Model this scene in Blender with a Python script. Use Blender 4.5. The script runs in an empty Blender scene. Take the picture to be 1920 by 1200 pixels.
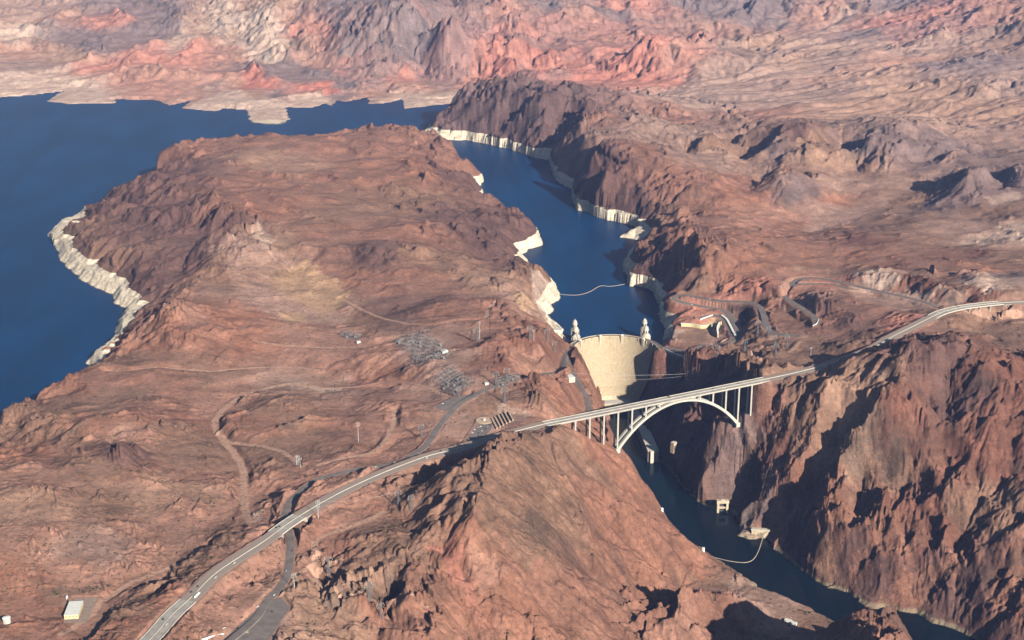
import bpy, bmesh, math, random
import numpy as np
from mathutils import Vector, Matrix

F32 = np.float32
random.seed(7)
scene = bpy.context.scene
COLL = scene.collection

# ------------------------------------------------------------------ camera geometry
FOC, PITCH, CAMH = 2667.0, math.radians(18.3), 1300.0     # focal length in photo pixels, tilt, height above the lake
SUN_EL, SUN_AZ = math.radians(24.5), math.radians(31.5)        # the sun: height, and how far right of behind the camera
CP, SP = math.cos(PITCH), math.sin(PITCH)

def at(px, py, z):
    """point of the place at height z that the photograph shows at px, py"""
    u = (px - 960.0) / FOC
    v = (600.0 - py) / FOC
    dx, dy, dz = u, CP + v * SP, -SP + v * CP
    t = (z - CAMH) / dz
    return Vector((dx * t, dy * t, z))

def pts(s, z=None):
    out = []
    for tok in s.split():
        a = [float(v) for v in tok.split(',')]
        out.append(at(a[0], a[1], a[2] if len(a) > 2 else z))
    return out

# ------------------------------------------------------------------ noise helpers (numpy)
_rng = np.random.RandomState(11)
_PERM = _rng.permutation(4096).astype(np.int32)
_ang = _rng.rand(4096) * 2 * np.pi
_GX, _GY = np.cos(_ang).astype(F32), np.sin(_ang).astype(F32)
_RX, _RY = _rng.rand(4096).astype(F32), _rng.rand(4096).astype(F32)

def _h(ix, iy, seed):
    return _PERM[(_PERM[(ix + seed * 131) & 4095] + iy) & 4095]

def gnoise(x, y, seed=0):
    fx, fy = np.floor(x), np.floor(y)
    ix, iy = fx.astype(np.int32), fy.astype(np.int32)
    x = (x - fx).astype(F32); y = (y - fy).astype(F32)
    u = x * x * x * (x * (x * 6 - 15) + 10); v = y * y * y * (y * (y * 6 - 15) + 10)
    h = _h(ix, iy, seed); a = _GX[h] * x + _GY[h] * y
    h = _h(ix + 1, iy, seed); b = _GX[h] * (x - 1) + _GY[h] * y
    h = _h(ix, iy + 1, seed); c = _GX[h] * x + _GY[h] * (y - 1)
    h = _h(ix + 1, iy + 1, seed); d = _GX[h] * (x - 1) + _GY[h] * (y - 1)
    a = a + u * (b - a); c = c + u * (d - c)
    return (a + v * (c - a)) * F32(1.5)

def fbm(x, y, lam, n, seed=0, gain=.5):
    s = 0; a = 1.0
    for k in range(n):
        s = s + gnoise(x / lam, y / lam, seed + k) * F32(a); lam *= .5; a *= gain
    return s

def smooth(e0, e1, x):
    t = np.clip((x - e0) / (e1 - e0), 0, 1)
    return t * t * (3 - 2 * t)

def gullies(x, y, dx, dy, seed):
    """stripes that run down the slope (dx,dy is across it); returns height and its gradient"""
    fx, fy = np.floor(x), np.floor(y)
    ix, iy = fx.astype(np.int32), fy.astype(np.int32)
    x = (x - fx).astype(F32); y = (y - fy).astype(F32)
    va = np.zeros_like(x); vs = np.zeros_like(x); wt = np.zeros_like(x)
    for i in (-1, 0, 1):
        for j in (-1, 0, 1):
            h = _h(ix + i, iy + j, seed)
            px = x - i - _RX[h] * F32(.8) - F32(.1); py = y - j - _RY[h] * F32(.8) - F32(.1)
            w = np.exp(F32(-2.4) * (px * px + py * py))
            m = (px * dx + py * dy) * F32(6.2832) + _RX[(h * 7) & 4095] * F32(6.28)
            va += np.cos(m) * w; vs += np.sin(m) * w; wt += w
    va /= wt; vs /= wt
    return va, -vs * dx, -vs * dy
# ------------------------------------------------------------------ the lie of the land
LAKE = pts('''-900,186 -300,184 0,182 60,178 120,170 88,190 130,195 222,193 212,186 290,187 318,198 360,188 340,203 405,209 420,203 462,206
472,230 500,233 530,233 543,222 535,201 585,202 610,193 620,199 632,188 650,191 690,182 690,195 725,193 755,186 758,204 800,199 866,192
874,205 845,224 815,240 787,254 820,262 847,263 873,263 907,269 953,279 973,286 1005,297 1017,298 1030,301 1040,333 1048,343 1068,353 1080,362 1073,373 1083,395 1105,398
1107,403 1140,413 1187,423 1196,432 1163,446 1187,448 1203,453 1187,467 1173,487 1167,500 1177,520 1179,537 1203,538 1220,544 1231,562 1237,574
1239,603 1252,618 1243,640 1236,655 1150,650 1066,660 1068,649 1058,628 1054,616 1039,610 1022,603 1025,591 1041,580 1029,572 1049,562 1050,551 1040,540 1030,526
1012,518 975,505 993,493 980,484 977,478 993,467 1017,460 1003,440 985,428 962,413 930,403 905,392 907,374 890,364 897,353 905,338 890,332
868,318 840,300 800,286 760,284 717,282 640,284 560,288 450,304 380,318 330,335 280,358 230,378 180,398 130,416 92,442 107,467 113,487 133,507 160,530 187,543
213,553 212,568 237,580 223,600 215,623 213,636 195,651 162,680 168,696 162,712 140,732 118,752 95,772 60,790 30,806 0,820 -60,850 -300,900 -900,980''', 0)

RIVER = pts('''1127,757 1134,790 1148,830 1170,870 1193,910 1217,942 1247,977 1277,1010 1305,1033 1325,1042 1354,1053 1379,1072 1408,1088 1421,1103 1450,1111
1472,1120 1515,1140 1552,1160 1572,1172 1612,1196 1670,1218 1715,1244 1760,1300 1820,1345 1960,1330 1880,1240 1830,1199 1790,1180 1752,1167 1715,1150 1675,1142 1632,1140 1620,1132 1590,1110 1545,1100
1575,1104 1542,1095 1502,1065 1471,1047 1448,1026 1435,1010 1408,1011 1387,1005 1383,997 1390,980 1375,965 1365,957 1342,958 1312,942 1294,928 1277,907 1232,850 1215,835 1195,790 1192,757''', -133)

# single heights "px,py,z"
HEIGHTS = '''
-300,300,-40 -300,600,-40 -200,420,-40 200,250,-40 600,230,-40 500,257,150 450,265,150 400,268,150 327,273,150 290,291,125 250,316,100 207,354,72 167,380,50 117,408,28 100,428,15 120,427,42 140,440,44 127,460,42 170,473,44 193,497,44 233,513,44 270,527,44 287,553,46 267,587,48
247,617,48 225,645,46 195,676,48 160,440,55 220,440,85 200,480,60 260,480,90 300,510,80 330,460,115 330,400,135 260,380,95 300,330,150 350,310,165 360,360,160 400,330,172 440,300,175 320,560,70 300,600,85 285,625,88 250,660,60 330,570,125 350,550,105 390,500,110 370,500,90
350,510,75 405,450,125 398,420,120 425,400,168 430,440,165 440,470,145 420,500,135 415,390,165 470,350,172 420,290,172 500,330,170 560,255,165 640,258,170 700,246,178 717,242,182 740,247,170 780,258,115 813,262,95 853,281,85 880,304,85 897,326,45 895,345,60 870,345,100 740,300,160
800,300,130 800,340,140 850,330,115 850,400,108 700,300,165 640,300,160 600,300,168 560,330,168 600,360,160 650,400,150 720,390,138 780,400,125 917,381,50 940,394,60 973,404,65 993,418,52 1002,434,42 1015,455,8 900,400,90 930,430,88 960,440,60 985,447,44 965,470,48 980,490,38
950,490,62 900,440,100 900,490,80 1007,510,70 1030,524,40 1022,545,44 980,530,85 940,540,95 480,420,150 540,400,150 500,470,132 440,510,118 560,450,140 620,450,140 680,470,138 720,460,146 760,480,135 820,470,115 850,520,102 560,520,96 500,520,104 600,540,92 640,560,88 480,560,98
430,560,112 540,590,80 560,600,78 620,600,84 680,580,92 750,540,100 800,560,102 850,560,108 900,560,110 960,560,92 985,570,78 970,590,80 1000,590,60 1005,605,48 1015,620,52 1040,640,50 1052,650,50 340,570,140 380,575,132 300,590,118 340,620,125 400,640,108 300,650,100 450,620,104
500,640,92 560,650,88 600,690,80 520,690,74 450,690,78 580,715,78 640,715,76 530,715,72 660,680,96 700,620,96 700,650,110 650,640,90 760,620,112 800,620,118 760,650,122 800,660,128 850,650,130 830,690,134 860,700,136 870,720,138 890,735,138 920,640,140 900,600,126 960,620,118
980,650,140 1000,640,132 1030,640,96 1040,670,98 1045,698,100 1000,700,116 952,702,134 920,690,148 930,665,150 880,670,140 900,690,146 950,720,142 980,730,150 1000,735,148 1020,720,122 1050,720,96 1085,760,60 1060,780,90 1000,770,132 960,780,130 990,790,136 940,790,128 900,780,128 920,760,138
880,790,128 860,800,130 245,655,58 185,695,64 156,690,48 144,703,56 111,712,68 108,724,66 90,742,62 51,763,66 20,767,64 8,793,48 -100,800,40 200,720,98 130,740,96 60,790,92 200,760,112 100,820,104 20,830,80 10,860,96 -100,870,120 250,800,126 180,800,128 220,830,118
300,760,108 300,720,98 380,740,92 380,700,88 470,740,104 480,770,106 440,800,112 520,760,114 560,780,112 600,760,104 640,800,112 680,780,116 700,740,106 730,770,116 700,820,118 640,850,120 600,830,116 540,830,112 480,840,108 425,830,100 400,790,96 405,760,94 450,740,90 540,720,78
350,800,104 380,840,104 320,850,112 260,850,126 220,842,140 180,880,132 100,900,138 30,950,150 -100,960,150 60,880,126 750,730,112 780,750,118 740,800,120 720,840,124 600,880,126 560,870,120 500,880,112 455,880,102 458,950,110 400,900,118 350,900,112 300,920,118 240,900,130 160,940,138
80,980,146 0,1030,150 -150,1100,160 220,970,128 300,980,120 360,980,118 420,980,116 480,960,124 500,985,136 430,1000,130 400,1030,118 340,1040,122 300,1080,120 260,1060,130 180,1050,138 240,1110,126 160,1110,132 170,1150,134 120,1170,134 60,1140,132 10,1165,136 0,1100,136 60,1200,142 220,1180,148
250,1140,150 330,1100,138 0,1280,140 250,1290,150 -300,1300,150 500,900,112 520,930,118 490,970,128 515,968,124 600,1050,128 560,1040,138 600,1000,134 640,1000,136 620,1075,104 610,1100,92 625,1120,96 590,1080,130 640,1095,132 580,1130,130 540,1150,134 560,1180,130 500,1150,142 450,1180,142 400,1190,146
420,1120,136 380,1160,146 470,1090,128 500,1060,134 480,1130,140 660,1120,134 700,1080,138 640,1160,118 600,1160,122 700,1160,92 720,1140,88 690,1130,120 760,1160,110 720,1190,104 640,1200,112 800,1180,118 760,1120,130 700,1240,80 560,1280,120 650,950,130 700,960,134 740,935,134 700,910,140 780,900,128
750,970,138 790,990,152 830,980,168 700,1010,142 740,1030,144 800,1030,150 830,1060,140 860,1100,118 900,1060,128 840,1150,104 920,1180,72 850,1200,86 900,1280,60 820,890,106 840,920,104 870,900,112 878,872,114 850,870,112 800,930,116 845,860,132 926,834,201 950,828,182 980,822,168 1003,814,150
910,860,207 900,900,200 895,930,196 890,960,188 880,985,172 900,1010,158 1050,830,132 1090,838,104 1130,845,66 1000,850,152 960,880,168 960,930,158 960,1000,134 960,1080,104 1000,1050,106 1050,880,112 1100,880,70 1140,880,38 1040,950,104 1100,950,62 1060,1020,76 1120,1020,28 1170,960,10 1180,900,8
1200,900,-10 1160,1040,-10 1200,1010,-30 1270,1020,-80 1300,1050,-100 1230,1070,-60 1200,1080,-40 1160,1110,-8 1100,1100,26 1050,1120,50 1000,1150,60 1100,1170,10 1180,1170,-20 1215,1150,-30 1300,1074,-112 1340,1078,-118 1380,1088,-122 1225,1180,-66 1230,1250,-50 1160,839,46 1155,815,20 1145,800,-20 1140,780,-70 1130,765,-110
1125,800,-10 1120,820,70 1100,800,60 1075,800,98 1050,798,118 1022,797,132 1080,720,46 1105,765,36 1112,785,26 1262,660,48 1290,676,52 1290,700,26 1270,720,-10 1310,720,6 1340,715,16 1300,690,40 1330,690,56 1370,690,84 1400,720,96 1260,650,48 1280,640,46 1258,632,46 1275,612,50 1262,600,46
1250,580,30 1246,560,44 1265,560,62 1255,545,40 1236,540,42 1225,515,44 1214,500,60 1200,510,44 1190,510,42 1200,470,70 1215,450,70 1318,630,46 1340,630,48 1345,615,36 1300,605,62 1320,580,60 1345,585,62 1370,600,60 1384,625,58 1400,620,40 1410,600,44 1400,580,66 1430,590,74 1440,615,80
1420,640,72 1380,650,72 1350,650,70 1330,660,70 1350,680,78 1400,670,98 1450,650,104 1480,625,104 1450,600,96 1480,580,108 1460,555,104 1500,560,112 1520,590,112 1535,612,116 1560,600,118 1500,640,108 1550,640,112 1600,620,122 1580,580,136 1540,560,150 1500,545,138 1560,550,142 1600,560,130 1650,580,132
1620,640,138 1600,655,134 1560,660,124 1510,680,118 1470,690,124 1340,550,72 1380,550,82 1420,560,90 1450,540,112 1480,538,116 1550,522,120 1600,535,122 1654,548,126 1710,561,132 1760,573,136 1700,585,138 1740,560,138 1800,590,126 1850,600,122 1830,620,128 1900,600,130 1900,640,140 1880,566,162 1820,550,162
1750,540,166 1680,530,150 1640,510,160 1600,515,128 1060,165,215 930,160,205 970,158,225 1010,162,235 1050,172,236 1090,186,228 900,172,165 872,192,112 845,212,70 820,232,42 800,244,20 850,237,52 900,235,100 950,240,110 1000,258,75 930,190,180 1000,200,190 1050,200,190 825,248,42 860,250,42
900,255,42 950,264,42 1000,280,42 1050,317,44 1066,338,44 1100,380,44 1142,388,40 1200,405,46 1105,198,226 1098,240,186 1090,280,150 1078,315,110 1068,330,70 1085,222,160 1058,255,80 1034,285,20 1120,220,210 1140,240,190 1130,280,176 1110,310,150 1140,330,150 1115,350,85 1150,360,130 1120,370,90
1180,340,120 1190,300,178 1230,340,128 1205,375,85 1240,370,98 1220,420,42 1225,440,52 1240,460,82 1250,420,66 1290,380,96 1320,350,130 1270,440,130 1250,490,84 1270,520,84 1300,480,142 1340,450,160 1350,490,140 1400,450,140 1300,530,98 1280,545,76 1380,530,106 1440,510,122 1420,480,124 1150,205,205
1200,215,180 1250,225,160 1200,260,176 1260,260,150 1320,230,130 1280,300,160 1300,340,140 1380,330,110 1400,360,90 1340,400,110 1300,420,118 1590,370,64 1500,400,62 1580,420,52 1540,430,46 1490,425,60 1400,410,84 1440,440,100 1700,260,168 1720,320,100 1650,360,76 1760,270,150 1800,285,140 1700,350,80
1760,370,96 1780,420,100 1850,400,120 1910,350,140 1900,430,120 1650,410,70 1700,430,95 1620,440,100 1660,460,126 1720,460,120 1800,470,124 1850,450,100 1900,500,140 1820,510,150 1750,500,150 1700,490,140 1640,490,126 1580,480,110 1520,490,104 1480,470,118 1540,455,96 1300,190,88 1200,185,90 1120,165,80
1040,150,66 1400,200,104 1500,210,118 1600,220,130 1700,215,132 1800,220,140 1900,230,150 2100,260,170 1500,180,110 1300,150,90 1200,140,88 1400,130,110 1500,100,140 1600,60,180 1680,20,230 1500,150,120 1650,120,170 1750,150,180 1850,120,210 1900,60,280 1800,40,280 1900,0,370 1780,0,340 2200,60,350
2200,150,250 1680,0,270 1560,20,230 1450,40,190 1380,70,150 1300,40,200 1250,70,150 1210,82,230 1180,105,150 1140,130,90 1100,120,110 1050,80,180 1030,110,110 1000,130,70 1130,60,180 1150,10,260 1000,30,260 950,70,180 930,110,120 900,140,60 980,0,330 800,170,20 830,150,50 870,120,100
800,120,90 760,150,50 720,120,100 700,160,30 650,130,90 620,170,20 690,90,170 600,100,120 560,150,60 500,160,40 520,195,14 505,215,8 480,190,20 430,180,20 400,190,12 350,160,40 300,170,20 250,160,26 180,175,10 100,150,24 40,165,14 0,150,30 430,120,90 340,110,90
260,110,90 150,100,100 50,90,110 460,60,170 350,50,180 250,50,170 130,40,190 0,50,170 -200,100,120 -300,170,10 -300,20,260 560,50,230 500,10,290 640,60,230 720,0,420 780,10,400 840,20,400 880,60,230 740,50,290 800,60,240 690,30,320 600,10,330 400,0,290 300,0,280
150,0,260 0,0,250 900,20,310 500,-40,420 800,-50,480 1100,-40,400 1500,-40,400 1900,-50,500 100,-50,400 -300,-60,450 2300,-60,560 1112,745,-70 1118,760,-104 1122,775,-126 1105,730,-30 1095,715,5 1108,752,-40 1387,268,110 1420,248,172 1459,233,232 1500,236,218 1530,243,200 1573,275,120 1478,252,205
1492,267,186 1505,282,165 1520,300,125 1400,290,84 1430,300,76 1455,288,110 1470,300,88 1485,312,88 1437,332,84 1455,320,128 1478,313,168 1522,323,132 1569,348,70 1490,333,125 1502,352,78 1425,345,72 1450,352,66 1472,360,64 1619,247,200 1661,234,205 1700,240,190 1581,277,150 1579,302,80 1640,262,180
1655,285,148 1630,300,110 1600,315,86 1620,280,120 1605,290,110 1700,262,150 1759,281,118 1801,302,84 1700,300,110 1740,300,100 1843,309,212 1784,319,140 1733,340,84 1907,313,180 1812,314,178 1855,335,150 1870,360,110 1820,345,100 1790,345,86 1850,360,86 1760,352,74 1328,247,192 1378,268,110 1302,260,140
1345,279,145 1362,298,96 1290,285,104 1315,290,98 1330,300,92 1370,226,150 1345,236,110 1395,238,108 1252,200,160 1225,212,140 1280,212,128 1300,222,112 1255,1132,-4 1232,1098,-104 1290,1097,-112 1340,1096,-120 1222,1150,-90 1220,1190,-84 1200,1130,-34 1648,1154,75 1675,1158,60 1700,1170,30 1712,1192,0 1620,1160,62
1600,1168,40 1575,1178,0 1640,1200,110 1600,1220,100 1560,1230,40 1620,1300,140 1540,1300,60 1340,1150,-108 1400,1165,-118 1440,1190,-120 1500,1195,-118 1380,1210,-110 1300,1185,-72 1440,1250,-108 1350,1180,-108 1500,1250,-90 1290,1116,0 1330,1111,-18 1375,1109,-62 1350,1108,-42 1320,1128,-30 1360,1128,-70 1400,1124,-100 1250,1150,-20
1280,1150,-40
'''
# (px,py,z) roughness 0 smooth .. 1 craggy
ROUGH = '''
300,400,100,.9 350,330,150,.8 240,480,80,.5 330,500,90,.5 410,430,140,1 420,330,165,.5 560,300,165,.45 700,300,165,.5 800,320,130,.7 870,320,90,.8 900,420,90,.8 600,400,150,.4 720,470,140,.6 560,530,95,.25 500,590,80,.2 580,715,78,.05 450,700,78,.2 300,600,110,.8 400,620,110,.4 700,650,105,.3 800,650,120,.05 860,720,138,.05 930,660,148,.6 1000,680,120,.6 1050,710,96,.7 1000,740,145,.7 900,790,130,.1 940,790,130,.1
200,760,110,.4 100,850,110,.4 20,800,70,.9 250,840,130,.5 100,950,140,.35 300,950,118,.5 420,960,115,.3 400,830,102,.15 560,790,112,.45 650,820,116,.35 480,1060,130,.15 170,1130,132,.15 300,1100,130,.4 80,1120,136,.3 600,1090,110,.5 520,1150,136,.15 640,1000,134,.3 700,1150,100,.5 780,1000,150,.4
850,900,110,.4 930,850,190,.6 960,960,150,.62 1050,900,110,.55 1100,1000,60,.65 1200,1000,-30,.75 1100,818,75,.2 1060,812,100,.2 1000,1130,60,.55 1100,1120,20,.6 1250,1050,-80,.6 1300,1140,-50,.7 1350,1075,-115,.3 1450,1140,-120,.2 1680,1180,-60,.6
1100,720,-20,.9 1120,800,0,.8 1250,700,0,1 1300,740,0,1 1350,720,40,1 1330,850,-50,1 1400,870,-30,1.0 1500,800,100,.8 1600,800,130,1 1700,700,250,.75 1800,700,270,.6 1880,760,240,.6 1600,900,70,1 1750,900,130,1 1850,900,180,.7 1700,1030,0,1 1880,1040,80,.8 1600,1040,-60,1 1500,950,-40,.9 1560,730,165,.25 1500,740,130,.6
1300,640,46,.2 1350,590,62,.1 1300,570,62,.2 1440,560,100,.5 1450,630,104,.3 1550,560,140,.9 1600,610,120,.4 1550,530,120,.1 1700,560,132,.1 1850,610,126,.15 1720,530,155,.8 1250,500,110,1 1220,480,90,1 1300,480,140,.8 1400,480,130,.6
900,240,100,1 1000,220,170,1 1080,250,120,1 1130,310,160,1 1170,380,120,1 1200,280,176,.5 1150,210,205,.6 1300,300,150,.32 1480,270,170,.4 1560,390,65,.15 1650,280,140,.34 1850,350,150,.34 1700,470,130,.35 1500,470,110,.35 1350,420,110,.4
1150,170,80,.05 1250,185,90,.08 1350,190,95,.08 1450,195,105,.1 1300,150,90,.1 1400,130,110,.1 1500,110,140,.12 1600,60,180,.12 1550,200,120,.15 1700,210,130,.3 1850,240,150,.45 1900,180,180,.5 1700,130,190,.35 1800,60,260,.5 1600,140,150,.25
1200,90,180,.5 1130,120,100,.5 1050,80,170,.6 1000,30,260,.6 950,90,150,.6 1300,60,190,.4 1400,60,150,.3 1500,20,240,.4 850,100,120,.6 750,20,400,.6 680,80,180,.6 600,100,130,.5 550,150,70,.35 450,120,100,.45 350,80,140,.45 200,100,100,.4 60,60,150,.4 100,150,20,.15 250,170,15,.15 400,185,15,.2 500,205,15,.25 650,175,20,.3 800,180,15,.2 0,0,250,.4 400,0,290,.5
'''

HEIGHTS += ' 1381,786,47 1378,790,40 1386,780,56 1392,772,66 1408,755,88 1414,747,100 '
# a long face: its top edge, its foot, and points on it as "px,py,bulge" out of the plain slope between the two
WALL_TOP = [(1437,711,137),(1480,717,130),(1515,710,139),(1550,701,148),(1600,682,173),(1640,664,208),(1690,648,228),(1730,638,240),(1765,634,245),(1800,641,242),(1850,652,232),(1916,664,220),(2100,690,210),(2300,720,200)]
WALL_FOOT = [(1383,1000),(1435,1012),(1502,1067),(1545,1102),(1600,1117),(1632,1142),(1715,1152),(1790,1182),(1830,1201),(1900,1260),(2000,1310),(2300,1420)]
WALL = """1450,760,6 1442,790,-14 1440,830,-16 1440,860,-14 1450,900,-8 1480,780,0 1480,840,-6 1520,760,34 1560,740,40 1600,740,42 1650,740,44 1700,720,36 1650,800,36 1600,800,30 1540,800,14 1520,820,-12 1500,870,6 1470,900,14
1550,850,30 1590,850,-26 1620,830,30 1570,880,-30 1540,910,-42 1520,950,-46 1500,990,-40 1480,1020,-26 1460,935,34 1440,960,34 1415,985,24 1480,960,10 1560,930,16 1550,980,20 1530,1030,10 1590,960,10 1600,900,16 1640,880,-8 1660,840,20 1700,850,22 1620,940,-14 1640,990,10 1600,1010,12 1570,1050,6 1620,1060,-6 1680,960,16 1700,1000,-4 1680,1060,8 1720,1080,-6
1750,700,20 1780,680,6 1785,720,-26 1790,760,-20 1740,780,26 1820,700,22 1830,760,10 1880,720,16 1800,820,16 1780,870,-4 1740,900,16 1720,940,-10 1800,920,18 1850,880,8 1900,800,18 1900,900,-6 1860,960,14 1820,1000,-8 1780,980,10 1760,1050,14 1800,1080,4 1840,1060,12 1900,1020,14 1880,1100,-10 1920,1100,24 1860,1150,6 1960,900,14 1960,1050,10 2050,1000,10 2100,850,16 1740,1020,0"""
def face(top, foot, spec, zfoot):
    out = [tuple(p) for p in top] 
    tx = [p[0] for p in top]; fx = [p[0] for p in foot]
    def lin(xs, ys, x):
        if x <= xs[0]: return ys[0]
        for i in range(len(xs) - 1):
            if x <= xs[i + 1]: return ys[i] + (ys[i + 1] - ys[i]) * (x - xs[i]) / (xs[i + 1] - xs[i])
        return ys[-1]
    for tok in spec.split():
        px, py, b = [float(v) for v in tok.split(',')]
        zt = lin(tx, [p[2] for p in top], px); dt = at(px, lin(tx, [p[1] for p in top], px), zt).y
        df = at(px, lin(fx, [p[1] for p in foot], px), zfoot).y
        T = (CAMH - at(px, py, 0).z) / at(px, py, 0).y
        # CAMH - z = T * d,  z = zt + s*(zfoot-zt), d = dt + s*(df-dt)
        s_ = (CAMH - zt - T * dt) / ((zfoot - zt) + T * (df - dt))
        out.append((px, py, zt + s_ * (zfoot - zt) + b * (1.0 if px < 1437 else .75 if px < 1590 else .45)))
    return out
HEIGHTS += ' '.join('%g,%g,%g' % p for p in face(WALL_TOP, WALL_FOOT, WALL, -133))

SIDE_TOP = [(1205,700,-26),(1225,705,-10),(1245,700,8),(1262,690,24),(1290,715,14),(1320,728,12),(1345,732,30),(1370,728,62),(1400,732,88),(1437,734,116)]
SIDE_FOOT = [(1198,790),(1212,835),(1232,850),(1255,880),(1277,908),(1295,927),(1335,952),(1375,966),(1392,985),(1440,1012)]
SIDE = """1215,730,-14 1235,740,-8 1240,780,-6 1225,790,2 1260,730,4
1285,748,30 1287,785,30 1300,760,24 1270,752,-2 1272,792,-6 1290,830,12 1283,880,10 1312,800,0 1306,845,-8 1300,885,-6 1262,790,-8 1262,840,-8
1334,780,40 1337,800,46 1340,830,44 1336,870,38 1322,902,28 1360,770,26 1370,800,34 1372,840,32 1365,880,8 1350,900,14 1340,938,12 1398,830,12 1385,890,-10 1365,942,-8 1400,780,8 1425,800,-14 1420,850,-12 1405,900,-4 1395,940,6 1420,885,-10 1410,870,-8"""
HEIGHTS += ' ' + ' '.join('%g,%g,%g' % p for p in face(SIDE_TOP, SIDE_FOOT, SIDE, -133))

# ------------------------------------------------------------------ the dam: plan circle through three points of its crest
CREST = 46.0
def circle3(a, b, c):
    d = 2 * (a.x * (b.y - c.y) + b.x * (c.y - a.y) + c.x * (a.y - b.y))
    ux = ((a.x ** 2 + a.y ** 2) * (b.y - c.y) + (b.x ** 2 + b.y ** 2) * (c.y - a.y) + (c.x ** 2 + c.y ** 2) * (a.y - b.y)) / d
    uy = ((a.x ** 2 + a.y ** 2) * (c.x - b.x) + (b.x ** 2 + b.y ** 2) * (a.x - c.x) + (c.x ** 2 + c.y ** 2) * (b.x - a.x)) / d
    c_ = Vector((ux, uy, 0)); return c_, (Vector((a.x, a.y, 0)) - c_).length
DAM_C, DAM_R = circle3(at(1064, 656, CREST), at(1163, 628, CREST), at(1243, 652, CREST))
DAM_LOW = -110.0
def dam_thick(z):
    s = (CREST - z) / (CREST - DAM_LOW)
    return 13.5 + 6 * min(s, .12) / .12 * .3 + 56 * max(s, 0) ** 1.35
_zt = np.linspace(DAM_LOW, CREST, 60); _rt = np.array([DAM_R - dam_thick(z) for z in _zt])
def dam_face_z(r):
    """height of the downstream face at plan radius r"""
    return np.interp(r, _rt, _zt)
def on_face(px, py):
    lo, hi = DAM_LOW, CREST
    for k in range(40):
        z = (lo + hi) / 2; p = at(px, py, z); r = math.hypot(p.x - DAM_C.x, p.y - DAM_C.y)
        # in front of the face the ray is nearer to the camera than the face
        if r > DAM_R - dam_thick(z): lo = z      # ray still inside the wall: the face lies nearer, higher
        else: hi = z
    return at(px, py, max((lo + hi) / 2, DAM_LOW) if hi - 1e-3 < CREST - .01 else DAM_LOW)
DAM_LEFT = [at(1066, 655, CREST)] + [on_face(*p) for p in ((1082, 660), (1093, 678), (1100, 695), (1106, 709), (1114, 732), (1121, 748))]
DAM_RIGHT = [at(1243, 652, CREST)] + [on_face(*p) for p in ((1233, 656), (1222, 672), (1207, 692), (1196, 708), (1190, 728), (1187, 744))]
print('dam', DAM_C, DAM_R, [tuple(round(v) for v in p) for p in DAM_LEFT], [tuple(round(v) for v in p) for p in DAM_RIGHT])
# ------------------------------------------------------------------ roads: name, half width, shoulder, points
def resample(P, step):
    out = [P[0].copy()]
    n = len(P)
    for i in range(n - 1):
        p0 = P[max(i - 1, 0)]; p1 = P[i]; p2 = P[i + 1]; p3 = P[min(i + 2, n - 1)]
        L = (p2 - p1).length; k = max(1, int(L / step))
        t1 = (p2 - p0); t2 = (p3 - p1)
        t1 = t1 * (L / max(t1.length, 1e-6)); t2 = t2 * (L / max(t2.length, 1e-6))
        for j in range(1, k + 1):
            t = j / k; t_2 = t * t; t_3 = t_2 * t
            out.append(p1 * (2 * t_3 - 3 * t_2 + 1) + t1 * (t_3 - 2 * t_2 + t) + p2 * (-2 * t_3 + 3 * t_2) + t2 * (t_3 - t_2))
    return out

HW_WEST = pts('''150,1330,158 215,1260,158 285,1196,157 321,1155,156 360,1119,155 402,1077,154 450,1044,153 495,1015,152 537,984,151 579,957,149 630,928,146 690,899,143.5 745,876,142 800,856,140.5 850,843,139.5 905,827,138.5 960,811,137.6 1022,795,137''')
HW_EAST = pts('''1437,711,137 1500,697,140 1560,681,144 1629,657,148 1672,632,151 1716,610,154 1740,598,155 1765,586,157 1800,577,159 1845,571,160.5 1885,567.5,161.5 1925,566,162 2000,566,163 2150,574,164''')
OLD_ROAD = pts('''330,1290,146 420,1210,144 480,1158,141 500,1128,140 525,1101,139 538,1078,138.5 543,1050,138 545,1020,137.5 541,995,136.5 536,972,136 539,950,135.5 556,928,134 594,900,134 660,882,134 700,876,133.5 750,866,132.5 775,852,131.5 794,840,130.5 808,822,130 822,800,129.5 846,772,132 864,755,134 882,745,137 904,734,139.5 933,722,141.5''')
DAM_ROAD = pts('''933,722,141.5 958,716,140 985,708,130 1010,702,112 1040,699,100 1052,694,86 1056,682,64 1060,668,48 1066,658,46.5''')
WALL_ROAD = pts('''1060,667,47 1066,684,44 1078,708,42 1090,728,39 1099,742,36 1103,757,34 1105,775,32 1108,790,26 1116,808,12''')
RAMP_ROAD = pts('''1090,728,39 1100,742,28 1112,756,10 1122,768,-8 1132,780,-22''')
LOOP_ROAD = pts('''1243,652,46.5 1266,655,47.5 1286,662,49 1300,660,52 1318,648,54 1345,650,56 1372,640,58 1384,628,58 1374,600,60 1362,585,61 1344,579,62 1309,573,65 1280,567,68 1266,562,70 1264,557,72 1275,553,74 1300,556,76 1334,562,79 1365,565,82 1396,566,85 1418,571,88 1430,586,91 1436,608,94 1446,622,97 1470,628,101 1500,630,106''')
UPPER_ROAD = pts('''1760,578,137 1747,571,137 1710,560,134 1654,547,130 1594,534,125 1552,524,121 1520,521,119 1500,523,118 1486,531,117 1474,543,113 1470,554,110 1500,576,112 1527,595,114 1533,608,116''')
PARK_ROAD = pts('''1470,544,114 1490,534,119 1520,532,122 1560,533,124 1590,541,127''')
SPILL_ROAD = pts('''1314,596,60 1335,592,60 1352,594,60 1364,604,59 1372,618,58 1378,632,58''')
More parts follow.
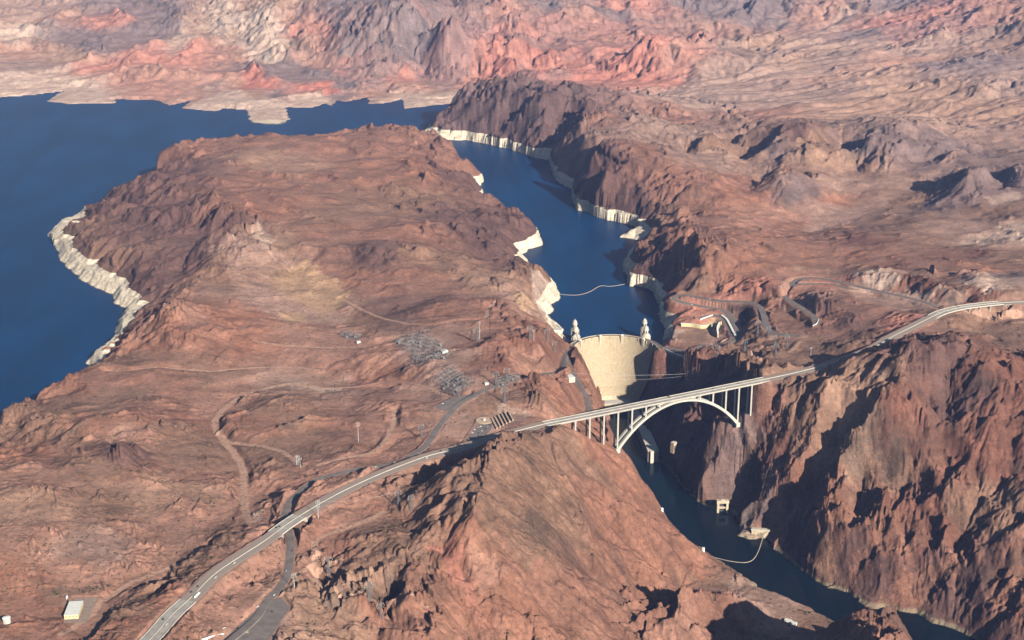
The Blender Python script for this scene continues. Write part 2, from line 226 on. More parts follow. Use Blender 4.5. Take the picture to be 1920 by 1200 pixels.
DIRT_ROADS = [
 (7, pts('''470,985,128 462,960,114 457,930,106 458,900,102 452,870,100 436,845,98 418,825,96 404,800,94 406,785,93 420,768,90 440,752,87 470,738,83 500,728,78 540,720,75''')),
 (5, pts('''418,825,96 440,832,98 470,836,104 500,838,108 530,848,112 558,870,118''')),
 (4, pts('''195,700,96 240,697,100 290,690,97 340,693,94 400,696,88 470,690,80 530,688,76 600,694,78''')),
 (4, pts('''540,720,75 600,728,78 660,726,82 720,716,96 780,720,112 840,742,124 870,748,132''')),
 (5, pts('''740,770,112 735,800,117 720,830,122 690,850,124 640,860,126 600,872,126''')),
 (4, pts('''480,640,92 560,650,86 640,652,90 720,648,104 760,636,114''')),
 (4, pts('''640,560,88 700,590,94 760,606,106 820,610,116 860,606,120 905,598,124 915,580,116 940,562,104 968,547,92''')),
 (5, pts('''544,1078,138.5 562,1074,138 580,1064,136 596,1040,133 590,1020,133 610,1004,134 650,990,134 690,975,136 720,960,134''')),
 (4, pts('''562,1074,138 600,1066,128 640,1052,126''')),
 (4, pts('''596,1072,128 592,1090,128 606,1108,124 625,1125,120 650,1132,122 700,1124,128 760,1128,126 800,1140,120''')),
 (5, pts('''115,1190,140 150,1168,134 175,1150,134 190,1130,132 215,1112,128 250,1090,126 280,1080,122 330,1060,120''')),
 (4, pts('''1500,640,108 1480,660,112 1450,664,106 1410,664,94 1440,690,118 1400,704,112''')),
 (5, pts('''1900,605,130 1950,600,131 1860,598,127 1800,600,127''')),
 (5, pts('''1804,648,200 1860,660,170 1920,672,160 2000,690,150''')),
]
PAVED = [('highway', 14.5, HW_WEST), ('highway', 14.5, HW_EAST), ('old_road', 6.5, OLD_ROAD), ('dam_road', 5.0, DAM_ROAD),
         ('canyon_road', 5.5, WALL_ROAD), ('canyon_ramp', 4.0, RAMP_ROAD), ('loop_road', 8.0, LOOP_ROAD), ('upper_road', 7.0, UPPER_ROAD),
         ('overlook_road', 4.5, PARK_ROAD), ('spillway_road', 9.0, SPILL_ROAD)]
PAVED = [(n, w, resample(P, 12.0)) for n, w, P in PAVED]
DIRT_ROADS = [(w, resample(P, 14.0)) for w, P in DIRT_ROADS]
# spans carried by bridges: terrain is not lifted to the road there (ranges of x,y tested by distance)
GAPS = [(at(1749, 592, 156), at(1880, 569, 161)), (at(515, 998, 151), at(560, 970, 150))]
# level pads: (z, polygon)
PADS = [
 (-137, pts('1338,955 1372,956 1378,970 1360,985 1335,975', -137)), (-137, pts('1408,1008 1440,1007 1446,1020 1425,1035 1404,1025', -137)),
 (134, pts('165,1205 118,1166 140,1120 185,1118 205,1140', 134)),
 (128, pts('''868,828 895,786 915,776 940,774 950,790 925,815 885,832''', 128)),
 (139.5, pts('''410,1210 452,1168 500,1125 530,1118 546,1140 520,1180 500,1225''', 139.5)),
 (46.5, pts('1268,610 1316,612 1340,628 1330,650 1300,642 1262,634', 46.5)),
 (141, pts('925,708 955,703 976,710 960,728 930,734', 141)),
 (88, pts('1412,576 1428,586 1436,610 1424,600', 88)),
 (134, pts('1470,540 1450,536 1440,542 1462,550', 113)),
 (132, pts('812,762 850,744 882,738 890,746 862,758 845,772 828,770', 132)),
]
# ------------------------------------------------------------------ terrain grid: rows and columns that widen with distance
QUAL = 1.0
def build_axis():
    us = np.concatenate([np.linspace(-1.1, -.43, 50)[:-1], np.linspace(-.43, .43, int(1350 * QUAL)), np.linspace(.43, 1.1, 50)[1:]])
    ys = [1000.0]
    while ys[-1] < 13500:
        y = ys[-1]
        if y < 1750: d = 14
        else: d = 1.95 / QUAL * (y / 2000.) ** 1.4
        if y > 10500: d *= 1 + (y - 10500) / 400.
        ys.append(y + d)
    ys += [ys[-1] + 1500 * k for k in range(1, 10)]
    return us.astype(np.float64), np.array(ys)
US, YS = build_axis()
NU, NY = len(US), len(YS)
UU, YY = np.meshgrid(US, YS)                    # rows = depth
XX = (UU * YY).ravel().astype(F32); YYf = YY.ravel().astype(F32)
N = NU * NY

# ---- smooth base through all known heights
CTRL = []
for line in HEIGHTS.split():
    a = [float(v) for v in line.split(',')]
    if len(a) == 3: CTRL.append(at(*a))
def q_of(x, y): return x / y, np.log(y / 2000.0)
def solve_rbf(P, Z, soft):
    qx, qy = q_of(P[:, 0], P[:, 1])
    r2 = (qx[:, None] - qx) ** 2 + (qy[:, None] - qy) ** 2
    A = np.sqrt(r2 + .006 ** 2); n = len(P)
    M = np.zeros((n + 3, n + 3)); M[:n, :n] = A - np.eye(n) * soft
    M[:n, n] = 1; M[:n, n + 1] = qx; M[:n, n + 2] = qy; M[n:, :n] = M[:n, n:].T
    w = np.linalg.solve(M, np.concatenate([Z, np.zeros(3)]))
    return qx, qy, w
for p in DAM_LEFT[1:] + DAM_RIGHT[1:]:
    CTRL.append(p + Vector((0, 0, 2)))
    e = Vector((p.x - (DAM_C.x + 0), 0, 0)).normalized() * 14
    CTRL.append(p + e + Vector((0, 0, 18)))
for P in (LAKE, RIVER):
    for a, b in zip(P, P[1:]):
        k = max(1, int((b - a).length / (a.y * .03)))
        for j in range(k): CTRL.append(a.lerp(b, j / k) + Vector((0, 0, 0)))
for (n, w, P) in PAVED:
    for p in P[::4]: CTRL.append(p)
for (w, P) in DIRT_ROADS:
    for p in P[::5]: CTRL.append(p)
for z, P in PADS:
    for p in P: CTRL.append(p)
_bl, _br = at(1022, 795, 137), at(1437, 711, 137); _bd = (_br - _bl); _bn = Vector((_bd.y, -_bd.x, 0)).normalized()
for k, z in ((-4, 112), (-3, 92), (-2, 74), (-1, 56), (0, 44)):
    for o in (-16, 0, 16):
        q = _bl + _bd * (.306 + k * .0622) + _bn * o; CTRL.append(Vector((q.x, q.y, z - o * .25)))
C = np.array([[p.x, p.y, p.z] for p in CTRL])
# thin out points that nearly coincide
keep = []; seen = {}
for i, p in enumerate(C):
    key = (round(p[0] / p[1] / .006), round(math.log(p[1]) / .006))
    if key not in seen: seen[key] = 1; keep.append(i)
C = C[keep]
print('control points', len(C))
qx, qy, W = solve_rbf(C[:, :2], C[:, 2], .0015)
GU = np.linspace(-1.12, 1.12, 620); GW = np.linspace(math.log(.49), math.log(16), 620)
gu, gw = np.meshgrid(GU, GW); gu = gu.ravel().astype(F32); gw = gw.ravel().astype(F32)
gz = np.zeros(len(gu), F32)
for k in range(0, len(gu), 40000):
    s = slice(k, k + 40000)
    r = np.sqrt((gu[s, None] - qx.astype(F32)) ** 2 + (gw[s, None] - qy.astype(F32)) ** 2 + F32(.006 ** 2))
    gz[s] = r @ W[:-3].astype(F32) + W[-3] + W[-2] * gu[s] + W[-1] * gw[s]
gz = gz.reshape(620, 620)
# loose slopes settle: nothing on the smooth base stands steeper than about sixty degrees
_ye = (2000 * np.exp(GW)).astype(F32)[:, None]; _cx = (GU[1] - GU[0]) * _ye; _cy = (np.exp(GW[1] - GW[0]) - 1) * _ye
for it in range(90):
    for ax, cell in ((1, _cx), (0, _cy)):
        dz = np.diff(gz, axis=ax); c = cell if ax == 1 else cell[:-1]
        mv = np.clip(np.abs(dz) - 1.55 * c, 0, None) * np.sign(dz) * .25
        if ax == 1: gz[:, :-1] += mv; gz[:, 1:] -= mv
        else: gz[:-1] += mv; gz[1:] -= mv
def bil(grid, x, y):
    u, w = x / y, np.log(y / 2000.0)
    a = np.clip((u - GU[0]) / (GU[1] - GU[0]), 0, 618.99); b = np.clip((w - GW[0]) / (GW[1] - GW[0]), 0, 618.99)
    i = a.astype(np.int32); j = b.astype(np.int32); a = (a - i).astype(F32); b = (b - j).astype(F32)
    return (grid[j, i] * (1 - a) + grid[j, i + 1] * a) * (1 - b) + (grid[j + 1, i] * (1 - a) + grid[j + 1, i + 1] * a) * b

def field(lines, ncol):
    A = []
    for l in lines.split():
        a = [float(v) for v in l.split(',')]
        p = at(*a[:3]); A.append([p.x, p.y] + a[3:])
    return np.array(A)
def idw(A, pw=3.0):
    """smooth weighted map of scattered values on the coarse grid"""
    qx, qy = q_of(A[:, 0], A[:, 1]); out = []
    r2 = np.zeros((len(gu), len(A)), F32)
    for i in range(len(A)): r2[:, i] = (gu - qx[i]) ** 2 + (gw - qy[i]) ** 2
    w = 1 / (r2 + 1e-5) ** (pw / 2); w /= w.sum(1, keepdims=True)
    return [(w @ A[:, k].astype(F32)).reshape(620, 620) for k in range(2, A.shape[1])]

FAR = smooth(5200, 7600, YYf)                                  # relief grows in the far country
SC = (1 + .9 * FAR).astype(F32)
w1 = gnoise(XX / 150, YYf / 150, 3); w2 = gnoise(XX / 150, YYf / 150, 4)
w3 = gnoise(XX / 45, YYf / 45, 5); w4 = gnoise(XX / 45, YYf / 45, 6)
WX = XX + (w1 * 16 + w3 * 6) * SC; WY = YYf + (w2 * 16 + w4 * 6) * SC
Z0 = bil(gz, WX, WY)
ROUGHF = bil(idw(field(ROUGH, 1))[0], WX, WY)

def grad(Z):
    Zg = Z.reshape(NY, NU)
    du = np.gradient(Zg, US, axis=1) / YY
    dy = np.gradient(Zg, YS, axis=0) - UU * du
    return du.ravel().astype(F32), dy.ravel().astype(F32)

# ---- distances
def inside(P, x, y):
    c = np.zeros(len(x), bool)
    for a, b in zip(P, P[1:] + P[:1]):
        if a.y == b.y: continue
        m = (y >= min(a.y, b.y)) & (y < max(a.y, b.y))
        i = np.nonzero(m)[0]
        t = a.x + (y[i] - a.y) * ((b.x - a.x) / (b.y - a.y)) > x[i]
        c[i] ^= t
    return c
def seg_dist(P, x, y, R, closed=False, vals=None):
    """distance to a polyline, worked out only within R of it; optionally interpolated z along it"""
    d = np.full(len(x), R, F32); zz = np.zeros(len(x), F32)
    Q = list(zip(P, P[1:])) + ([(P[-1], P[0])] if closed else [])
    for a, b in Q:
        lo, hi = min(a.y, b.y) - R, max(a.y, b.y) + R
        j0, j1 = _rows(lo, hi, y)
        if j1 <= j0: continue
        xs = x[j0:j1]; ys = y[j0:j1]
        i = np.nonzero((xs > min(a.x, b.x) - R) & (xs < max(a.x, b.x) + R))[0]
        if not len(i): continue
        ax, ay = b.x - a.x, b.y - a.y; L = ax * ax + ay * ay + 1e-9
        t = np.clip(((xs[i] - a.x) * ax + (ys[i] - a.y) * ay) / L, 0, 1)
        dd = np.hypot(xs[i] - a.x - t * ax, ys[i] - a.y - t * ay)
        k = i + j0
        m = dd < d[k]; k = k[m]
        d[k] = dd[m]; zz[k] = (a.z + (b.z - a.z) * t)[m]
    return d, zz
def _rows(lo, hi, y):
    return int(np.searchsorted(YS, lo - 45)) * NU, min(NY, int(np.searchsorted(YS, hi + 45)) + 1) * NU

lx = XX + (w3 * 6 + gnoise(XX / 18, YYf / 18, 8) * 3) * SC; ly = YYf + (w4 * 6 + gnoise(XX / 18, YYf / 18, 9) * 3) * SC
in_lake = inside(LAKE, lx, ly); d_lake, _ = seg_dist(LAKE, lx, ly, 260, True)
rx = XX + w3 * 6 + gnoise(XX / 16, YYf / 16, 8) * 4; ry = YYf + w4 * 6 + gnoise(XX / 16, YYf / 16, 9) * 4
in_riv = inside(RIVER, rx, ry); d_riv, _ = seg_dist(RIVER, rx, ry, 200, True)
d_road = np.full(N, 120, F32); z_road = np.zeros(N, F32); w_road = np.full(N, .85, F32)
for (n, w, P) in PAVED:
    d, zz = seg_dist(P, XX, YYf, 120); d = np.where(d >= 120, 200, d - w)
    m = d < d_road; d_road[m] = d[m]; z_road[m] = zz[m]; w_road[m] = 5. if n in ('canyon_road', 'canyon_ramp', 'dam_road') else .85
d_dirt = np.full(N, 60, F32); z_dirt = np.zeros(N, F32)
for (w, P) in DIRT_ROADS:
    d, zz = seg_dist(P, XX + w3 * 3, YYf + w4 * 3, 60); d = np.where(d >= 60, 60, d - w)
    m = d < d_dirt; d_dirt[m] = d[m]; z_dirt[m] = zz[m]
d_pad = np.full(N, 60, F32); z_pad = np.zeros(N, F32)
for z, P in PADS:
    ins = inside(P, XX, YYf); d, _ = seg_dist(P, XX, YYf, 60, True); d = np.where(ins, 0, d)
    m = d < d_pad; d_pad[m] = d[m]; z_pad[m] = z
in_gap = np.zeros(N, bool)
for a, b in GAPS:
    d, _ = seg_dist([a, b], XX, YYf, 40); in_gap |= d < 24

# ---- relief
gx, gy = grad(Z0)
slope = np.hypot(gx, gy)
R = ROUGHF
Z = Z0.copy()
shore_fade = smooth(0, 70, np.minimum(d_lake, d_riv))
# long hills and hollows
big = fbm(XX, YYf, 620, 2, 20)
Z += (big * (10 + 20 * FAR) * (.25 + R) + fbm(XX, YYf, 210, 2, 25) * (2.5 + 9 * R)) * shore_fade
# far country: ridged hills
m = FAR > 0
rid = np.zeros(N, F32)
i = np.nonzero(m)[0]
xf = XX[i] + gnoise(XX[i] / 700, YYf[i] / 700, 31) * 160; yf = YYf[i] + gnoise(XX[i] / 700, YYf[i] / 700, 32) * 160
rr = np.zeros(len(i), F32); a = 1.0; lam = 760.0; wgt = np.ones(len(i), F32)
for k in range(3):
    n = 1 - np.abs(gnoise(xf / lam, yf / lam, 33 + k)) * 1.5; n = n * n * np.sign(n)
    rr += n * wgt * a; wgt = np.clip(n * 1.3, .1, 1); a *= .5; lam *= .5
rid[i] = rr
Z += (rid - .9) * 46 * FAR * np.clip(R * 1.6, .05, 1) * smooth(0, 240, d_lake)
# near country: spurs and saddles
i = np.nonzero(YYf < 7600)[0]
xf = XX[i] + gnoise(XX[i] / 260, YYf[i] / 260, 91) * 70; yf = YYf[i] + gnoise(XX[i] / 260, YYf[i] / 260, 92) * 70
rr = np.zeros(len(i), F32); a = 1.0; lam = 300.0; wgt = np.ones(len(i), F32)
for k in range(3):
    n = 1 - np.abs(gnoise(xf / lam, yf / lam, 93 + k)) * 1.6; n = n * np.abs(n)
    rr += n * wgt * a; wgt = np.clip(n * 1.3, .1, 1); a *= .5; lam *= .5
Z[i] += (rr - .75) * 10 * (1 - FAR[i]) * np.clip(R[i] * 1.15 - .08, .03, 1) * smooth(0, 160, np.minimum(d_lake, d_riv)[i])
# gullies that follow the slope
gx, gy = grad(Z)
ex, ey = gx.copy(), gy.copy(); slope0 = np.hypot(gx, gy)
lam = 230.0; amp = .088 * lam
for k in range(5):
    L = lam * SC if k < 4 else lam * SC
    s = np.hypot(ex, ey)
    k1 = 1.15 / np.maximum(s, .12)
    va, vx, vy = gullies(XX / L, YYf / L, -ey * k1, ex * k1, 40 + k)
    A = amp * SC * smooth(.03, .5, s) * (1 - .62 * smooth(.7, 1.4, slope0)) * (.34 + .8 * R) * (1 - .45 * smooth(.82, 1, R)) * (.25 + .75 * shore_fade)
    Z += (np.sqrt(np.clip(.5 + .5 * va, 0, 1)) * 2.2 - 1.2) * A
    ex += vx * A / L * 6.28 * .55; ey += vy * A / L * 6.28 * .55
    lam *= .5; amp *= .52
# fine braided washes over the far right plain
i = np.nonzero((YYf > 5600) & (YYf < 10500) & (XX > 150))[0]
mk_ = smooth(5700, 6400, YYf[i]) * smooth(200, 900, XX[i]) * smooth(180, 500, d_lake[i] + 260 * (XX[i] > 500))
g0x, g0y = grad(bil(gz, XX, YYf)); g0x = g0x[i] + .02; g0y = g0y[i] + .035; gn = 1.3 / np.hypot(g0x, g0y)
for k, lam in enumerate((330., 170., 85.)):
    va, _, _ = gullies(XX[i] / lam, YYf[i] / lam, -g0y * gn, g0x * gn, 150 + k)
    Z[i] += (np.sqrt(np.clip(.5 + .5 * va, 0, 1)) * 2 - 1.1) * lam * .052 * mk_ * (1.15 - .7 * R[i])
# craggy rock: ridged noise where it is steep
sl = smooth(.22, .9, np.hypot(ex, ey)) * R
lam = 110.0; amp = 11.0
for k in range(6):
    sx = WX + .6 * Z0; sy = WY - .55 * Z0                       # shifts with height, so a cliff breaks into blocks and ledges
    n = 1 - np.abs(gnoise(sx / (lam * SC), sy / (lam * SC), 60 + k)) * 2
    Z += n * amp * SC * (sl * (1 + .75 * smooth(.7, 1, R)) + .03 * R) * (.3 + .7 * shore_fade)
    lam *= .55; amp *= .57
# small lumps everywhere
Z += fbm(XX, YYf, 26, 3, 70) * (.15 + .5 * R) * SC
_t = Z0 / 17 + w1 * 1.2 + w3 * .5; _t = _t - np.floor(_t)
Z += (np.where(_t < .75, _t / .75, (1 - _t) / .25) - .5) * 3.2 * sl * shore_fade

# ---- the dam stands in a notch of its own
near = np.nonzero((np.abs(XX - DAM_C.x) < 400) & (np.abs(YYf - DAM_C.y) < 500))[0]
ins = inside([Vector((p.x, p.y, 0)) for p in DAM_LEFT + DAM_RIGHT[::-1]], XX[near], YYf[near])
r_ = np.hypot(XX[near] - DAM_C.x, YYf[near] - DAM_C.y)
k = near[ins]; Z[k] = np.minimum(Z[k], dam_face_z(r_[ins]) - 7)
def ground(x, y):
    """height of the terrain at x, y"""
    j = int(np.clip(np.searchsorted(YS, y) - 1, 0, NY - 2)); u = x / y
    i = int(np.clip(np.searchsorted(US, u) - 1, 0, NU - 2))
    a = (u - US[i]) / (US[i + 1] - US[i]); b = (y - YS[j]) / (YS[j + 1] - YS[j])
    Zg = Z.reshape(NY, NU)
    return float((Zg[j, i] * (1 - a) + Zg[j, i + 1] * a) * (1 - b) + (Zg[j + 1, i] * (1 - a) + Zg[j + 1, i + 1] * a) * b)

# ---- places the low sun reaches: nothing in the way of it rises above its rays
def open_to_sun(P, d0, d1, slack=2.0):
    sx_, sy_, sz_ = math.sin(SUN_AZ), -math.cos(SUN_AZ), math.tan(SUN_EL)
    pts_ = np.array([[p.x, p.y, p.z] for p in P]); lo = pts_[:, :2].min(0) - d1 - 60; n = ((pts_[:, :2].max(0) + d1 + 60 - lo) / 5).astype(int) + 2
    C_ = np.full((n[1], n[0]), 1e4)
    for dd in np.arange(d0, d1, 4.0):
        i = ((pts_[:, 0] + sx_ * dd - lo[0]) / 5).astype(int); j = ((pts_[:, 1] + sy_ * dd - lo[1]) / 5).astype(int)
        for oi in (-2, -1, 0, 1, 2):
            for oj in (-2, -1, 0, 1, 2): np.minimum.at(C_, (j + oj, i + oi), pts_[:, 2] + sz_ * dd - slack)
    k = np.nonzero((XX > lo[0]) & (XX < lo[0] + 5 * n[0] - 6) & (YYf > lo[1]) & (YYf < lo[1] + 5 * n[1] - 6))[0]
    c = C_[((YYf[k] - lo[1]) / 5).astype(int), ((XX[k] - lo[0]) / 5).astype(int)]
    c = c + w3[k] * 3 + gnoise(XX[k] / 17, YYf[k] / 17, 171) * 3
    Z[k] = np.where(Z[k] > c, c, Z[k])
_lit = []
for py in range(662, 762, 5):
    xr = np.interp(py, [658, 676, 700, 725, 746], [1222, 1200, 1182, 1174, 1174])
    xl = np.interp(py, [658, 700, 745], [1090, 1108, 1124])
    for t in np.linspace(0, 1, 14): _lit.append(on_face(xl + (xr - xl) * t, py))
open_to_sun(_lit, 30, 460)
open_to_sun([at(*p) for p in ((1090, 390, 18), (1105, 393, 18), (1120, 396, 18), (1135, 400, 18), (1150, 405, 18), (1165, 410, 18), (1180, 416, 18), (1190, 442, 14), (1200, 446, 14), (1186, 525, 18), (1196, 527, 18), (1206, 529, 18), (1055, 345, 18), (1068, 350, 18))], 45, 420, 0)
def hit(px, py):
    a, b = at(px, py, 260.0), at(px, py, -136.0)
    for k in range(1, 241):
        p = a.lerp(b, k / 240)
        if p.z <= ground(p.x, p.y): return p
    return b
k = (XX < -780) & (YYf > 3150) & (YYf < 4750) & (d_lake < 70) & ~in_lake
Z[k] = np.minimum(Z[k], d_lake[k] * .78 + 2 + w3[k] * 3)
open_to_sun([at(px, py, 16) for px, py in ((236, 596), (228, 606), (222, 614), (219, 624), (216, 634), (208, 645), (200, 655), (190, 666), (180, 675), (172, 682))], 40, 420, 0)
_rg = random.Random(2); _P = []
for x0, x1, y0, y1, n in ((1338, 1440, 765, 900, 150), (1284, 1330, 742, 790, 40), (1345, 1400, 900, 945, 40), (1450, 1530, 760, 860, 60), (1550, 1600, 900, 1010, 0)):
    for k in range(n): _P.append(hit(_rg.uniform(x0, x1), _rg.uniform(y0, y1)))
for p in ((1410, 990), (1418, 975), (1428, 960), (1440, 948), (1455, 938), (1468, 935), (1466, 950), (1455, 965), (1440, 980), (1430, 990), (1445, 960)): _P.append(hit(*p))
open_to_sun(_P, 36, 420, -2)
open_to_sun([at(px, py, 139) for px, py in ((1446, 704), (1458, 701), (1470, 697), (1482, 694), (1494, 690), (1506, 687), (1518, 684), (1530, 681), (1542, 677), (1554, 673))], 12, 330, -3)
open_to_sun([at(px, py, 148) for px, py in ((1616, 662), (1622, 659), (1628, 656.5), (1636, 652), (1644, 648), (1652, 643))], 14, 220, -2)
# ---- roads, pads, water
bank = np.clip(d_dirt / 14, 0, 1); bank = bank * bank * (3 - 2 * bank)
Z = np.where(d_dirt < 14, z_dirt * .5 + Z * .5 + (Z * .5 - z_dirt * .5) * bank, Z) if False else Z + (np.clip(z_dirt - Z, -7, 7)) * (1 - bank) * (d_dirt < 14)
def cut(Z, d, zt, flat, s_up, s_dn):
    e = np.maximum(d - flat, 0)
    return np.clip(Z, zt - e * s_dn - np.maximum(e - 14, 0) * 5, zt + e * s_up)
near_road = (d_road < 100) & ~in_gap
rag = w3 * 1.5 + gnoise(XX / 14, YYf / 14, 81) * 1.5
Zr = cut(Z, d_road + rag * np.clip(d_road / 6, 0, 1), z_road - .35, 5.0, 1.5, w_road)
Z = np.where(near_road, Zr, Z)
Z = np.where(d_pad < 55, cut(Z, d_pad, z_pad, 1.0, 1.3, .8), Z)
Z = np.where(in_gap, np.minimum(Z, np.where(YYf > 3000, z_road - 3, 134.5)), Z)
# re-seat the other roads that pass under the bridges
for (n, w, P) in PAVED:
    if n in ('old_road',):
        d, zz = seg_dist(P, XX, YYf, 40); k = (d < 40) & in_gap
        Z[k] = cut(Z[k], d[k] - w, zz[k] - .35, 2.0, .9, .9)
lk = np.where(in_lake, -np.minimum(d_lake * .9, 50), 0)
bluff = np.where((YYf > 6900) & (XX < -60), np.minimum(d_lake * .10, 8), np.minimum(d_lake * 1.15, 30 + 6 * w1))
Z = np.where(in_lake, np.minimum(Z, lk - .3), np.where((d_lake < 250) & (Z > -60) & (d_riv > 150), np.maximum(Z, np.minimum(bluff, 40)), Z))
# far shore is a gentle beach
Z = np.where(in_riv, np.minimum(Z, -133 - np.minimum(d_riv * .6, 12)), np.where(d_riv < 190, np.maximum(Z, -133 + np.minimum(d_riv * .8, 10)), Z))
Z = Z.astype(F32)

def grid_mesh(name, co, quads):
    me = bpy.data.meshes.new(name)
    me.vertices.add(len(co)); me.vertices.foreach_set('co', co.astype(F32).ravel())
    nq = len(quads)
    me.loops.add(nq * 4); me.loops.foreach_set('vertex_index', quads.astype(np.int32).ravel())
    me.polygons.add(nq); me.polygons.foreach_set('loop_start', np.arange(0, nq * 4, 4, dtype=np.int32))
    me.polygons.foreach_set('loop_total', np.full(nq, 4, np.int32))
    me.update(calc_edges=True)
    return me
idx = np.arange(N, dtype=np.int32).reshape(NY, NU)
quads = np.stack([idx[:-1, :-1], idx[:-1, 1:], idx[1:, 1:], idx[1:, :-1]], -1).reshape(-1, 4)
me = grid_mesh('terrain', np.stack([XX, YYf, Z], 1), quads)
terrain = bpy.data.objects.new('terrain', me); COLL.objects.link(terrain)
terrain['kind'] = 'structure'
def point_attr(me, name, arr, kind='FLOAT'):
    at_ = me.attributes.new(name, kind, 'POINT')
    at_.data.foreach_set('color' if kind == 'FLOAT_COLOR' else 'value', np.ascontiguousarray(arr, dtype=F32).ravel())

def water(name, ins, dist, z, reach):
    st = 3
    sub = idx[::st, ::st]
    flag = (ins | (dist < reach)).reshape(NY, NU)[::st, ::st]
    ny, nu = sub.shape
    ii = np.arange(ny * nu).reshape(ny, nu)
    q = np.stack([ii[:-1, :-1], ii[:-1, 1:], ii[1:, 1:], ii[1:, :-1]], -1).reshape(-1, 4)
    ok = flag.ravel()[q].all(1); q = q[ok]
    used, inv = np.unique(q, return_inverse=True)
    src = sub.ravel()[used]
    co = np.stack([XX[src], YYf[src], np.full(len(src), z, F32)], 1)
    o = bpy.data.objects.new(name, grid_mesh(name, co, inv.reshape(-1, 4))); COLL.objects.link(o)
    o['kind'] = 'structure'
    return o
lake = water('lake', in_lake, np.where(YYf < 3700, d_lake, d_lake) , 0.0, 26)
river = water('river', in_riv, d_riv, -133.0, 34)
